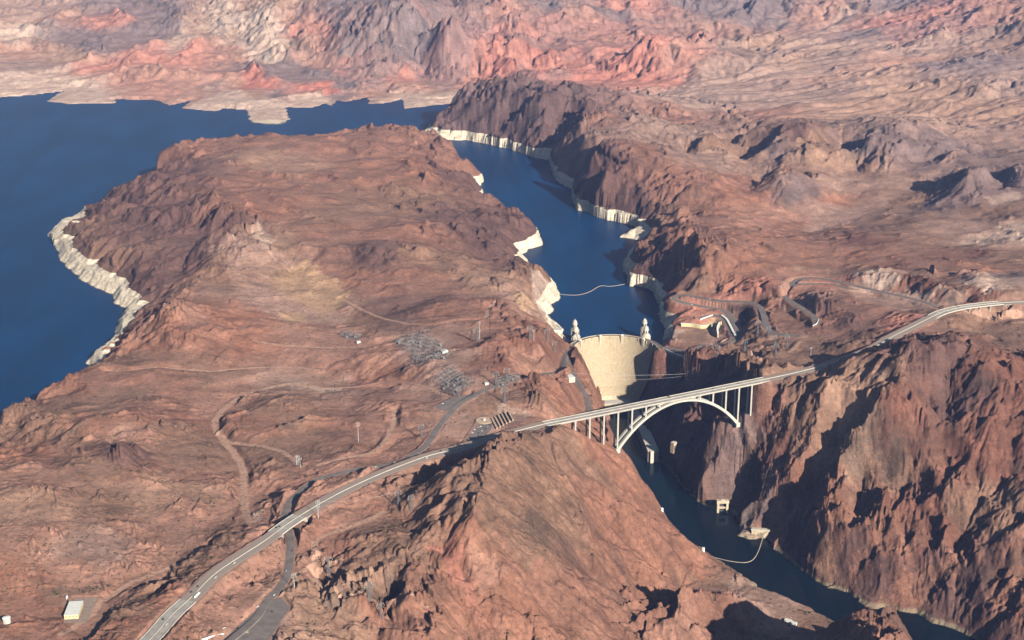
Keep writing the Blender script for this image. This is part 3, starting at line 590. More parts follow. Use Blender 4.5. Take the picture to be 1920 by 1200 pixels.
# ------------------------------------------------------------------ what the ground is made of (base colours, daylight-neutral; haze is mixed into the far ones)
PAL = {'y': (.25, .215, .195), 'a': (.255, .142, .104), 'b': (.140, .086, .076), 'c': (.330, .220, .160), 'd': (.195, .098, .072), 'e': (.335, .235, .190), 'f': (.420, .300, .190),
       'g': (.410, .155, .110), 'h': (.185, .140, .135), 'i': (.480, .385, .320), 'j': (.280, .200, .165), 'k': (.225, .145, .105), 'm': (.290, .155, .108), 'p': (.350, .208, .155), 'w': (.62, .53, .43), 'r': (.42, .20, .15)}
COLPTS = '''
300,400,120,b 350,330,150,b 250,450,80,b 300,500,90,b 200,400,70,b 350,500,90,b 220,480,60,k 140,440,30,k 410,430,140,b 330,290,160,a 450,280,160,a 560,280,160,a 640,270,160,a 720,250,175,a 480,340,165,a 560,320,165,c 620,330,165,a 500,300,165,c 700,320,160,m 780,280,130,a 800,320,130,m 840,340,110,b 870,330,90,b 760,330,150,m 840,300,110,a
560,380,155,a 480,400,150,m 620,400,150,k 700,390,140,k 780,380,120,k 840,400,110,b 900,420,90,b 940,440,60,b 700,430,140,a 780,440,130,a 600,440,145,a 520,450,140,c 470,480,125,e 440,520,110,k 720,470,146,b 780,480,130,k 850,490,110,k 920,480,60,b 960,510,70,b 1000,510,70,k 900,530,95,c 820,530,105,a 740,530,100,a 660,520,110,a
500,560,98,e 560,580,84,e 620,600,84,e 680,600,92,k 720,590,100,b 780,570,104,b 850,580,110,m 900,570,110,a 960,570,88,e 640,620,88,p 560,620,85,p 450,600,100,m 400,590,125,m 340,590,130,p 320,620,125,m 300,650,100,m 240,680,95,k 400,640,110,a 480,640,95,m 560,660,85,p 700,650,110,p 760,640,118,e 820,650,120,e 860,680,130,e 840,720,132,e 900,640,138,a 930,680,148,d 980,650,140,d 1020,640,110,a 950,660,146,m 1040,660,98,m 1000,690,120,p 1040,720,95,a 1060,750,70,m 1000,740,148,k 960,740,146,k 1040,770,80,m 920,760,140,k 960,790,132,p 1000,770,135,p 900,790,130,e
200,720,100,a 240,740,110,k 160,760,108,k 120,720,80,m 60,790,90,k 100,830,105,k 180,800,125,m 230,820,118,c 60,850,110,m 250,780,120,a 330,740,98,a 380,700,88,k 300,700,96,a 350,790,105,a 400,760,92,p 440,730,86,p 520,720,75,e 580,715,78,c 640,720,80,e 500,760,106,k 560,790,112,k 620,790,110,a 470,800,112,m 540,830,112,k 700,760,112,p 760,760,114,p 700,700,100,m 640,690,82,p 700,820,118,p 740,840,120,p 660,840,120,m 600,850,118,k 500,870,112,k 420,860,100,k 380,830,105,k 340,840,110,k 300,850,114,k 240,850,130,b 300,900,118,a 100,900,140,p 40,950,150,c 180,880,130,k 160,930,138,k 80,1000,150,p 200,960,130,k 280,940,120,c 340,930,112,p 400,940,112,p 340,980,118,p 260,1000,124,p 440,960,110,p 430,1010,128,k 480,1000,134,p 150,1020,146,e 200,1020,140,e 300,1040,120,p 240,1060,130,p 120,1060,140,p 60,1080,140,m 340,1080,124,k 300,1110,130,k 260,1130,140,k 330,1130,138,m 100,1100,132,k 60,1130,134,m 200,1120,132,p 120,1180,138,a 40,1180,140,m 240,1180,150,m 220,1160,140,k
500,920,118,p 560,900,125,p 620,870,125,p 640,960,132,p 600,1000,134,a 520,1020,137,p 480,1060,132,p 500,1080,133,p 560,1060,136,p 560,1110,134,c 600,1060,126,k 660,1050,130,k 720,960,136,m 680,930,138,p 760,950,144,k 800,930,120,k 740,990,144,k 700,1010,140,k 650,1020,134,a 690,1060,138,k 740,1060,140,c 680,1110,124,c 640,1140,118,c 600,1140,124,c 740,1100,136,c 780,1060,145,k 790,1100,130,a 820,1080,128,m 720,1150,92,m 770,1150,110,a 840,1140,104,m 900,1130,105,m 450,1120,138,p 420,1150,138,p 500,1160,140,e 640,1190,112,c 780,1190,116,a
930,840,190,k 900,900,190,k 860,900,120,k 980,850,165,k 960,900,155,k 1040,860,125,k 1000,920,135,k 1080,870,85,k 960,980,156,k 900,970,170,k 880,1000,150,k 1020,990,110,k 1100,930,60,a 1140,900,20,m 1180,900,0,m 1080,1000,60,k 1140,980,15,m 1000,1060,105,k 1060,1050,70,a 950,1060,118,a 920,1090,110,p 860,1060,125,m 1100,1090,30,a 1160,1040,-10,m 1220,990,-45,m 1240,1040,-60,m 1290,1050,-95,m 1180,1090,-25,m 1030,1130,50,a 960,1150,70,m 1100,1160,5,a 1180,1150,-30,a 1300,1130,-55,a 1350,1150,-60,a 1300,1180,-20,p 1340,1080,-118,k 1400,1095,-122,e 1460,1135,-125,e 1520,1160,-130,k 1690,1180,-70,a 1620,1220,-20,a
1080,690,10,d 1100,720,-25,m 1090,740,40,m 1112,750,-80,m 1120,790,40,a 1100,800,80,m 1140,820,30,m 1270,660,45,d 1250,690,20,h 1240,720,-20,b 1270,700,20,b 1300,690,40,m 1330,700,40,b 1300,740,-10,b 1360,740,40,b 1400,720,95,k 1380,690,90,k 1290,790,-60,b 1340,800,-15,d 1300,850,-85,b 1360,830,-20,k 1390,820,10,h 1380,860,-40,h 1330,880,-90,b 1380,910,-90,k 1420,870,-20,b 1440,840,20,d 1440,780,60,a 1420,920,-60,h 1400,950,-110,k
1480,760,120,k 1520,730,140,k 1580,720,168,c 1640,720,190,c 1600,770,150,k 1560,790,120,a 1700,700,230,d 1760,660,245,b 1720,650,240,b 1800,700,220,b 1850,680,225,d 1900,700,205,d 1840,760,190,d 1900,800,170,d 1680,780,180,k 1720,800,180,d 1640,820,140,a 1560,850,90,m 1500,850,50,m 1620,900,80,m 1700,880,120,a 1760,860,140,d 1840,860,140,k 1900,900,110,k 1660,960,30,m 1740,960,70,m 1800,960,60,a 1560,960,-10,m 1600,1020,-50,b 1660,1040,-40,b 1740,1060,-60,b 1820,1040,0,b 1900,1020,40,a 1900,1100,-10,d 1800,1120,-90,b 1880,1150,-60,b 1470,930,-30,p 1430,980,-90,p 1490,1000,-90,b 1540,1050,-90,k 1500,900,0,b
1260,560,60,m 1300,600,62,r 1320,570,72,r 1300,625,47,i 1330,610,50,f 1370,560,84,r 1400,600,50,b 1390,590,60,b 1440,570,100,a 1460,600,98,a 1420,550,92,r 1480,590,108,a 1510,570,115,e 1540,560,150,b 1590,590,140,b 1620,610,125,b 1560,600,120,a 1400,640,74,k 1450,640,104,k 1400,680,98,k 1480,670,112,k 1550,650,115,k 1340,680,70,b 1500,690,138,k 1520,690,145,c 1560,680,146,c 1600,650,140,k 1560,530,124,r 1650,570,132,a 1620,560,130,a 1700,580,138,a 1690,600,140,r 1760,570,138,e 1700,560,134,e 1850,600,125,k 1800,610,128,k 1880,620,130,k 1820,560,158,d 1760,540,160,d 1700,530,155,d 1640,530,135,i 1660,500,145,d 1600,510,125,k
900,220,130,b 960,200,180,b 1040,200,190,b 1000,240,90,b 880,240,70,b 1080,240,130,b 1120,220,200,a 1130,300,160,b 1180,350,130,b 1120,340,95,b 1200,290,176,a 1180,250,185,j 1260,250,150,j 1250,330,150,a 1200,220,180,j 1290,300,150,j 1300,350,140,a 1350,300,160,j 1380,340,100,a 1280,420,120,a 1250,400,100,k 1270,460,120,m 1240,480,90,b 1300,480,140,m 1350,450,158,a 1400,470,134,a 1340,500,130,a 1280,520,95,b 1400,520,110,m 1450,490,115,m 1480,530,118,p 1300,530,100,k
1480,245,195,b 1430,260,170,k 1440,280,150,h 1520,270,160,k 1550,300,120,c 1500,310,160,k 1490,340,145,h 1540,350,90,e 1440,350,90,m 1390,370,90,m 1400,300,110,c 1340,260,170,k 1360,290,130,e 1330,400,100,m 1400,420,84,p 1460,400,70,p 1560,400,60,e 1500,430,60,a 1460,450,100,a 1620,300,140,k 1600,330,90,e 1640,260,180,h 1700,270,165,h 1680,320,110,e 1740,300,140,h 1780,270,150,h 1650,370,80,c 1590,380,62,m 1700,370,90,k 1850,330,180,h 1880,350,150,h 1780,380,100,h 1800,430,100,e 1880,400,120,k 1900,440,120,i 1680,420,90,k 1720,450,115,k 1640,450,110,d 1560,480,100,m 1620,480,120,m 1700,480,135,a 1800,480,130,d 1850,500,150,m 1900,480,145,k 1900,530,150,h 1860,540,155,i 1540,490,98,m
1200,170,85,j 1150,185,90,j 1300,170,90,j 1400,180,100,j 1300,200,100,j 1400,210,105,a 1250,215,150,a 1500,190,115,j 1600,210,125,c 1700,230,135,e 1650,240,150,j 1800,240,145,e 1900,250,150,e 1850,200,160,c 1900,150,220,j 1750,170,170,c 1800,120,210,h 1900,80,270,k 1700,110,190,p 1600,150,150,c 1500,160,125,p 1450,140,115,e 1350,140,95,e 1550,110,150,j 1500,110,140,c 1650,60,200,h 1700,40,240,r 1780,30,300,h 1880,20,330,k 1750,90,210,e 1700,10,250,h 1600,90,165,e
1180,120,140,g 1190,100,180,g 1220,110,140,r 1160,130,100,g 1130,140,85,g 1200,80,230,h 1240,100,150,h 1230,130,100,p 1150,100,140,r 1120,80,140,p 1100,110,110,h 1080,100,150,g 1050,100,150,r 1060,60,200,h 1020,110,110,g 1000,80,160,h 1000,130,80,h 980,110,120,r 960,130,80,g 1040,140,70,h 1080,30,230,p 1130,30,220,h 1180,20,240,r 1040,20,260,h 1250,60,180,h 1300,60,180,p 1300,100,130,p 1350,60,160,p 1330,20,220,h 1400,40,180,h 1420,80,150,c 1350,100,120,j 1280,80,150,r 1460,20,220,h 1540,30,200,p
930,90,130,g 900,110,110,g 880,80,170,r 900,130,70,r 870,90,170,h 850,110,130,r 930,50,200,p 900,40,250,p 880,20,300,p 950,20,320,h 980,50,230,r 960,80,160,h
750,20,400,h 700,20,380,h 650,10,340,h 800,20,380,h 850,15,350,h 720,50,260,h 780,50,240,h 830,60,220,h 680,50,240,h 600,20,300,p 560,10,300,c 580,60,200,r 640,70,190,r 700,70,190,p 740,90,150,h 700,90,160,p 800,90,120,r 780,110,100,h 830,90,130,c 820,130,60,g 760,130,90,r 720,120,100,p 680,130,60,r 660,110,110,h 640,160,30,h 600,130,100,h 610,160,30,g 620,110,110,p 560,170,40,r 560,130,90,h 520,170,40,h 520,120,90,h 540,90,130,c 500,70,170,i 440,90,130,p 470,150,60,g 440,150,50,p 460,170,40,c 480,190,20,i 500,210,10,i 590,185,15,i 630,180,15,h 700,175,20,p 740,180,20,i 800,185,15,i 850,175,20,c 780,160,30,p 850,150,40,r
400,30,220,c 440,40,200,i 380,60,160,c 350,90,130,r 300,100,120,r 300,40,220,h 240,50,190,h 200,40,200,r 180,90,110,h 140,60,160,h 100,40,180,p 60,30,190,e 30,60,150,i 20,100,90,p 60,120,60,j 120,110,70,c 100,150,25,i 200,130,50,r 250,140,40,c 170,170,8,i 330,150,45,c 370,180,20,p 420,195,10,i 400,160,30,j 280,165,25,p 40,165,14,i 300,10,280,h 200,5,260,h 100,5,240,e 20,5,230,e 450,10,280,c -200,100,120,p 2100,150,250,k 2100,400,150,k
'''
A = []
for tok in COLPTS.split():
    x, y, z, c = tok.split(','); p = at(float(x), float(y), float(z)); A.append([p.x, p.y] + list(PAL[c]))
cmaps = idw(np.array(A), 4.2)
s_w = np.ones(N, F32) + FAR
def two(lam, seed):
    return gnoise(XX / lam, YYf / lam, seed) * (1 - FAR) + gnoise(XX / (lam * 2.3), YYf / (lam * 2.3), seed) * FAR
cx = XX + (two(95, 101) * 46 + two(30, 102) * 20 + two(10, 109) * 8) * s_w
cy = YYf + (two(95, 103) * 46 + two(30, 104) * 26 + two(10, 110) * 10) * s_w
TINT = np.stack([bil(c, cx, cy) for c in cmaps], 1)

# patches of other ground with their own outline: palette, softness (m), strength, z, outline in the photograph
PATCH = [
 ('f', 16, .9, 100, '545,505 575,498 600,512 630,525 655,545 640,568 600,575 560,560 530,548 505,530 500,510 520,518'), ('f', 10, .9, 82, '525,590 545,584 572,588 576,600 555,606 528,602'),
 ('i', 12, .7, 92, '490,455 520,480 500,500 470,480'), ('e', 16, .6, 88, '420,495 470,480 520,520 500,560 450,560 425,530'),
 ('c', 8, .9, 90, '505,710 560,700 620,698 655,712 620,735 560,738 520,732'), ('i', 7, .6, 78, '525,712 560,704 580,720 590,735 545,735'), ('i', 5, .8, 78, '585,722 640,730 630,740 590,736'),
 ('i', 8, .8, 118, '205,820 235,808 258,818 250,828 215,828'), ('p', 14, .8, 122, '150,828 240,800 300,815 290,830 200,835'),
 ('c', 14, .8, 118, '260,895 300,885 350,900 420,905 440,940 400,950 340,930 300,925'), ('c', 14, .7, 150, '0,930 60,910 110,905 80,950 20,975 0,980'), ('p', 14, .8, 116, '420,925 450,910 460,960 430,990 410,965'),
 ('i', 5, .8, 132, '470,950 485,945 488,968 474,975'), ('c', 5, .7, 150, '300,1040 340,1020 370,1035 350,1060 310,1070'),
 ('f', 4, .8, 62, '966,565 985,560 1002,572 1000,590 985,600 975,604 968,590'), ('i', 5, .9, 40, '995,535 1030,530 1046,548 1040,566 1020,575 1000,565'), ('i', 4, .8, 30, '1000,572 1022,578 1035,600 1020,606 1000,595'),
 ('f', 5, .95, 48, '1278,620 1352,600 1360,620 1345,628 1330,622 1285,625'), ('f', 4, .95, 44, '1335,606 1356,600 1352,634 1342,632'),
 ('k', 5, .9, 48, '1268,626 1310,614 1330,622 1322,640 1290,650 1266,640'), ('b', 4, .9, 60, '1385,588 1412,578 1432,612 1390,622'), ('b', 3, .9, 40, '1352,608 1372,622 1376,640 1345,634'),
 ('i', 10, .9, 132, '1655,545 1690,548 1720,558 1750,562 1740,568 1700,562 1660,552'), ('e', 10, .9, 134, '1590,535 1660,552 1740,570 1790,575 1750,590 1700,585 1650,568 1600,555'),
 ('i', 8, .8, 130, '1600,520 1630,505 1650,512 1625,530'), ('f', 6, .8, 112, '1484,495 1506,505 1500,515 1490,512'), ('f', 5, .7, 116, '1550,505 1560,515 1552,522'), ('i', 8, .8, 158, '1835,545 1880,548 1885,558 1845,560'), ('i', 8, .7, 156, '1845,515 1865,530 1855,535 1840,525'),
 ('e', 14, .9, 55, '1500,428 1540,408 1580,400 1620,385 1650,372 1655,380 1620,398 1600,412 1560,430 1530,440 1500,438'), ('e', 12, .8, 80, '1640,375 1700,350 1760,325 1800,305 1810,310 1760,335 1700,362 1650,382'), ('e', 10, .7, 80, '1420,330 1440,325 1455,350 1480,370 1470,374 1440,355'), ('e', 9, .7, 80, '1590,240 1578,270 1580,310 1588,340 1580,342 1572,310 1572,270'),
 ('i', 10, .7, 118, '1850,380 1900,370 1920,378 1900,388 1860,392'),
 ('e', 40, .95, 110, '1080,172 1180,160 1300,140 1400,118 1470,95 1560,60 1640,22 1670,26 1580,70 1490,110 1420,135 1330,158 1250,178 1150,182'), ('e', 25, .7, 150, '1250,110 1300,85 1345,70 1350,76 1300,98 1260,118'), ('j', 50, .8, 95, '1060,190 1200,178 1400,160 1600,170 1650,190 1500,205 1300,210 1150,205'),
 ('g', 25, .7, 130, '1140,150 1180,115 1190,95 1225,105 1240,130 1200,150 1160,160'), ('g', 20, .65, 110, '1160,160 1220,145 1280,140 1290,150 1220,155'), ('g', 25, .65, 110, '1070,120 1090,95 1100,110 1110,130 1090,145'), ('g', 25, .8, 90, '990,120 1020,105 1040,130 1010,140'), ('g', 25, .7, 100, '880,115 930,105 960,125 920,135'), ('r', 30, .8, 150, '820,85 900,75 930,95 880,105 830,100'), ('g', 20, .7, 45, '455,145 490,140 485,155 460,158'), ('g', 20, .8, 40, '590,160 615,150 640,165 610,170'),
 ('r', 60, .45, 140, '820,70 900,60 1000,70 1100,60 1250,60 1340,80 1330,110 1250,150 1160,165 1000,140 900,140 840,120'), ('r', 50, .4, 120, '180,100 330,90 420,120 300,150 200,140'), ('r', 50, .4, 250, '1600,30 1900,20 1920,60 1700,70'), ('h', 45, .65, 330, '560,-40 585,10 640,40 700,62 760,45 830,68 880,50 915,30 920,-40'), ('i', 40, .8, 170, '440,60 490,40 520,60 540,85 500,95 460,80'), ('i', 40, .7, 200, '380,25 440,20 450,45 400,55'), ('i', 40, .6, 150, '300,70 350,60 370,75 320,90'), ('i', 40, .6, 150, '10,60 50,45 60,70 20,80'),
 ('i', 25, .9, 12, '470,190 500,185 540,200 545,232 475,232'), ('i', 25, .8, 10, '90,190 170,165 225,192 150,200'), ('i', 25, .8, 12, '345,200 420,170 460,175 470,200 430,212'), ('i', 18, .8, 12, '755,190 860,170 900,168 860,192 760,205'), ('i', 20, .8, 12, '540,185 590,175 620,190 580,205'), ('i', 30, .7, 15, '0,170 100,150 200,170 90,180 0,185'),
 ('c', 14, .8, 175, '1560,690 1620,690 1660,720 1640,770 1600,790 1560,760 1530,730'), ('c', 10, .7, 145, '1480,708 1540,690 1560,690 1510,715'),
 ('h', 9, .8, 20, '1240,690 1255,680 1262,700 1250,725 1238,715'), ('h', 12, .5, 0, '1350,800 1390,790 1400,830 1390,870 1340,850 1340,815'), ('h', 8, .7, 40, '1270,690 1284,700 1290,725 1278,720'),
 ('i', 5, .9, -118, '1388,990 1400,975 1412,1000 1405,1008 1390,1003'), ('i', 5, .5, -60, '1385,930 1410,920 1415,935 1390,945'), ('p', 7, .9, -60, '1405,985 1420,955 1460,925 1475,940 1470,975 1440,1000 1412,1003'),
 ('i', 6, .5, 130, '930,760 1000,775 990,790 930,785'), ('e', 8, .8, 134, '895,790 925,770 980,775 990,790 930,800'), ('y', 7, .9, 124, '738,636 800,624 846,680 796,690'), ('y', 7, .9, 136, '812,700 846,690 888,726 850,737'), ('y', 6, .8, 141, '924,717 966,704 976,712 938,729'), ('y', 6, .7, 92, '634,626 650,622 682,634 668,642'), ('e', 8, .8, 130, '796,690 846,680 850,690 812,700'), ('p', 10, .8, 132, '945,665 1030,660 1040,690 960,695'),
 ('c', 7, .9, 130, '560,1100 590,1085 600,1110 570,1135 548,1140'), ('c', 14, .8, 130, '640,1085 700,1075 730,1100 700,1120 650,1120'), ('r', 12, .8, 110, '810,1070 850,1060 880,1100 920,1150 880,1130 840,1100'),
 ('k', 9, .8, 120, '340,1050 400,1060 380,1090 330,1130 280,1140 300,1100'), ('e', 12, .7, 145, '140,990 170,1000 200,1060 170,1050'), ('e', 12, .7, 140, '200,990 215,1000 240,1050 220,1060'),
]
soft_n = (two(22, 105) + .6 * two(8, 106)).astype(F32)
for c, soft, k, z, s in PATCH:
    P = pts(s, z); R_ = soft * 3
    ya, yb = min(p.y for p in P) - R_, max(p.y for p in P) + R_; xa, xb = min(p.x for p in P) - R_, max(p.x for p in P) + R_
    j0, j1 = _rows(ya, yb, YYf); i = np.nonzero((XX[j0:j1] > xa) & (XX[j0:j1] < xb))[0] + j0
    if not len(i): continue
    xs, ys = XX[i], YYf[i]
    d = np.full(len(i), R_, F32)
    for a, b in zip(P, P[1:] + P[:1]):
        ax, ay = b.x - a.x, b.y - a.y; t = np.clip(((xs - a.x) * ax + (ys - a.y) * ay) / (ax * ax + ay * ay + 1e-9), 0, 1)
        d = np.minimum(d, np.hypot(xs - a.x - t * ax, ys - a.y - t * ay))
    d = np.where(inside(P, xs, ys), -d, d)
    w = (smooth(1, -1, (d + soft_n[i] * soft) / soft) if False else 1 - smooth(-1, 1, d / soft + soft_n[i] * 1.3)) * k
    TINT[i] = TINT[i] * (1 - w[:, None]) + np.array(PAL[c], F32) * w[:, None]

TINT *= np.array([.87, .755, .725], F32)
TINT = TINT * (1 + .16 * FAR[:, None]) + np.array([.0, .012, .02], F32) * FAR[:, None]  # far ground lightened and blued: distance haze put into the colour
# weathering of its own: mottling, beds that follow the height, bright dust where it is level, dark varnish on old rock
mot = fbm(XX, YYf, 60, 4, 120, .6)
gx, gy = grad(Z); steep = np.hypot(gx, gy)
beds = gnoise((Z + w1 * 8) / 9, (XX * .2 + YYf * .3) / 300, 130) + .6 * gnoise((Z + w3 * 4) / 3.5, (XX - YYf) / 200, 131)
varn = smooth(.25, .9, fbm(XX, YYf, 120, 3, 140) + .35 * beds)
f = (1 + .30 * mot + .12 * beds * smooth(.15, .6, steep))
TINT = TINT * np.clip(f, .55, 1.6)[:, None]
v = (.25 + .75 * varn) * smooth(.22, .75, steep) * .5
TINT = TINT * (1 - v[:, None] * np.array([1, .85, .75], F32))
dst = smooth(.28, .05, steep) * .35 * (YYf < 6500) if False else (1 - smooth(.05, .3, steep)) * .22
TINT = TINT * (1 - dst[:, None]) + np.array([.315, .20, .155], F32) * dst[:, None]
# graded dirt roads and verges
k = (1 - smooth(-1.5, 2.5, d_dirt + soft_n * 1.5)) * .8
TINT = TINT * (1 - k[:, None]) + np.array([.43, .26, .19], F32) * k[:, None]
k = (1 - smooth(1, 16, d_road + soft_n * 4)) * .4
TINT = TINT * (1 - k[:, None]) + np.array([.33, .2, .15], F32) * k[:, None]
# rock that was under the lake
side = (1 - smooth(110, 190, d_lake)) * (YYf > 2600) * (d_riv > 150)
far_side = smooth(6900, 7300, YYf) * (XX < -60)
point_attr(me, 'lakeside', side * (1 - far_side))
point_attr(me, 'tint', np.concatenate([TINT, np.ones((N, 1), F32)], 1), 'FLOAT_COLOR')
point_attr(me, 'coarse', ROUGHF)

# ------------------------------------------------------------------ materials
def shader(name, base=(.5, .5, .5), rough=.8, metal=0., spec=.3):
    m = bpy.data.materials.new(name); m.use_nodes = True
    b = m.node_tree.nodes['Principled BSDF']
    b.inputs['Base Color'].default_value = (*base, 1); b.inputs['Roughness'].default_value = rough; b.inputs['Metallic'].default_value = metal
    b.inputs['Specular IOR Level'].default_value = spec
    return m, m.node_tree, b
class NT:
    def __init__(s, nt): s.t = nt
    def n(s, kind, **kw):
        o = s.t.nodes.new(kind)
        for k, v in kw.items(): setattr(o, k, v)
        return o
    def l(s, a, b): s.t.links.new(a, b)
    def math(s, op, a, b=None, c=None, clamp=False):
        o = s.n('ShaderNodeMath', operation=op); o.use_clamp = clamp
        for i, v in enumerate((a, b, c)):
            if v is None: continue
            if isinstance(v, (int, float)): o.inputs[i].default_value = v
            else: s.l(v, o.inputs[i])
        return o.outputs[0]
    def noise(s, vec, scale, detail=4, rough=.55):
        o = s.n('ShaderNodeTexNoise'); o.inputs['Scale'].default_value = scale; o.inputs['Detail'].default_value = detail; o.inputs['Roughness'].default_value = rough
        s.l(vec, o.inputs['Vector']); return o.outputs['Fac']
    def ramp(s, v, lo, hi, a=0., b=1.):
        o = s.n('ShaderNodeMapRange', interpolation_type='SMOOTHSTEP'); s.l(v, o.inputs[0])
        for i, x in enumerate((lo, hi, a, b)): o.inputs[i + 1].default_value = x
        return o.outputs[0]
    def mix(s, f, a, b, mode='MIX'):
        o = s.n('ShaderNodeMix', data_type='RGBA', blend_type=mode)
        if isinstance(f, (int, float)): o.inputs[0].default_value = f
        else: s.l(f, o.inputs[0])
        for i, v in ((6, a), (7, b)):
            if isinstance(v, tuple): o.inputs[i].default_value = (*v, 1)
            else: s.l(v, o.inputs[i])
        return o.outputs[2]

m, nt, b = shader('desert_rock', rough=1, spec=.1); T = NT(nt)
geo = T.n('ShaderNodeNewGeometry'); pos = geo.outputs['Position']
sep = T.n('ShaderNodeSeparateXYZ'); T.l(pos, sep.inputs[0]); z = sep.outputs['Z']
tint = T.n('ShaderNodeAttribute', attribute_name='tint').outputs['Color']
lakeside = T.n('ShaderNodeAttribute', attribute_name='lakeside').outputs['Fac']
coarse = T.n('ShaderNodeAttribute', attribute_name='coarse').outputs['Fac']
n1 = T.noise(pos, .09, 5, .65); n2 = T.noise(pos, .33, 3, .7)
g = T.math('ADD', T.math('MULTIPLY', n1, .75), T.math('MULTIPLY', n2, .55))
col = T.mix(1, tint, T.n('ShaderNodeCombineColor').outputs[0], 'MULTIPLY')
cc = col.node.inputs[7].links[0].from_node
gg = T.math('ADD', T.math('MULTIPLY', T.math('SUBTRACT', g, .64), 1.7), 1.0)
for i in range(3): T.l(gg, cc.inputs[i])
# scattered scrub and dark boulders on gentle ground
vor = T.n('ShaderNodeTexVoronoi'); vor.inputs['Scale'].default_value = .095; T.l(pos, vor.inputs['Vector'])
spk = T.math('MULTIPLY', T.ramp(vor.outputs['Distance'], .14, .27, 1, 0), T.ramp(T.noise(pos, .02, 3), .42, .58))
col = T.mix(T.math('MULTIPLY', spk, .55), col, (.07, .055, .04))
# joints and cracks in the bare rock
mc = T.n('ShaderNodeMapping'); mc.inputs['Scale'].default_value = (1, 1, .45); T.l(pos, mc.inputs[0])
crk = T.math('ABSOLUTE', T.math('SUBTRACT', T.noise(mc.outputs[0], .045, 7, .7), .5))
crk2 = T.math('ABSOLUTE', T.math('SUBTRACT', T.noise(mc.outputs[0], .10, 5, .7), .47))
ck = T.math('MAXIMUM', T.ramp(crk, .0, .022, 1, 0), T.math('MULTIPLY', T.ramp(crk2, .0, .03, 1, 0), .8))
col = T.mix(T.math('MULTIPLY', ck, T.math('MULTIPLY_ADD', T.ramp(coarse, .3, .85), .5, .08)), col, (.055, .036, .032))
# bleached band left by the high lake
zt = T.math('ADD', z, T.math('MULTIPLY', T.math('SUBTRACT', T.noise(pos, .012, 3), .5), 9.))
band = T.math('MULTIPLY', T.ramp(zt, 39, 40.5, 1, 0), T.ramp(lakeside, .3, .6))
mp = T.n('ShaderNodeMapping'); mp.inputs['Scale'].default_value = (.16, .16, .02); T.l(pos, mp.inputs[0])
stn = T.noise(mp.outputs[0], 1, 5, .65)
mz = T.n('ShaderNodeMapping'); mz.inputs['Scale'].default_value = (.01, .01, .35); T.l(pos, mz.inputs[0])
lin = T.noise(mz.outputs[0], 1, 4, .7)
whit = T.mix(T.ramp(T.math('ADD', T.math('MULTIPLY', stn, .6), T.math('MULTIPLY', lin, .4)), .42, .56), (.44, .36, .28), (.63, .545, .43))
col = T.mix(band, col, whit)
wet = T.math('MULTIPLY', T.ramp(z, 1.2, 2.2, 1, 0), T.ramp(z, -60, -50))
col = T.mix(T.math('MULTIPLY', wet, T.ramp(lakeside, .3, .6)), col, (.2, .16, .12))
rivb = T.ramp(zt, -129, -124, 1, 0)
col = T.mix(T.math('MULTIPLY', rivb, .5), col, (.30, .26, .17))
T.l(col, b.inputs['Base Color'])
bmp = T.n('ShaderNodeBump'); bmp.inputs['Distance'].default_value = 3.4
T.l(T.math('MULTIPLY_ADD', coarse, .5, .25), bmp.inputs['Strength'])
hn = T.math('ADD', T.noise(pos, .16, 6, .7), T.math('MULTIPLY', T.math('ABSOLUTE', T.math('SUBTRACT', T.noise(pos, .07, 4, .6), .5)), 2.2))
T.l(hn, bmp.inputs['Height']); T.l(bmp.outputs[0], b.inputs['Normal'])
terrain.data.materials.append(m)

def water_mat(name, deep, rough, wave):
    m, nt, b = shader(name, deep, rough, spec=.11); T = NT(nt)
    pos = T.n('ShaderNodeNewGeometry').outputs['Position']
    mq = T.n('ShaderNodeMapping'); mq.inputs['Scale'].default_value = (1, .35, 1); mq.inputs['Rotation'].default_value = (0, 0, -.6); T.l(pos, mq.inputs[0])
    c = T.mix(T.ramp(T.noise(mq.outputs[0], .006, 6, .6), .35, .7), deep, tuple(v * 1.5 for v in deep))
    T.l(c, b.inputs['Base Color'])
    bp = T.n('ShaderNodeBump'); bp.inputs['Strength'].default_value = wave; bp.inputs['Distance'].default_value = .5
    mp = T.n('ShaderNodeMapping'); mp.inputs['Scale'].default_value = (1, .6, 1); mp.inputs['Rotation'].default_value = (0, 0, .5); T.l(pos, mp.inputs[0])
    T.l(T.noise(mp.outputs[0], .12, 5, .6), bp.inputs['Height']); T.l(bp.outputs[0], b.inputs['Normal'])
    b.inputs['IOR'].default_value = 1.333
    return m
lake.data.materials.append(water_mat('lake_water', (.0002, .024, .074), .4, .4))
river.data.materials.append(water_mat('river_water', (.0004, .006, .011), .15, .25))
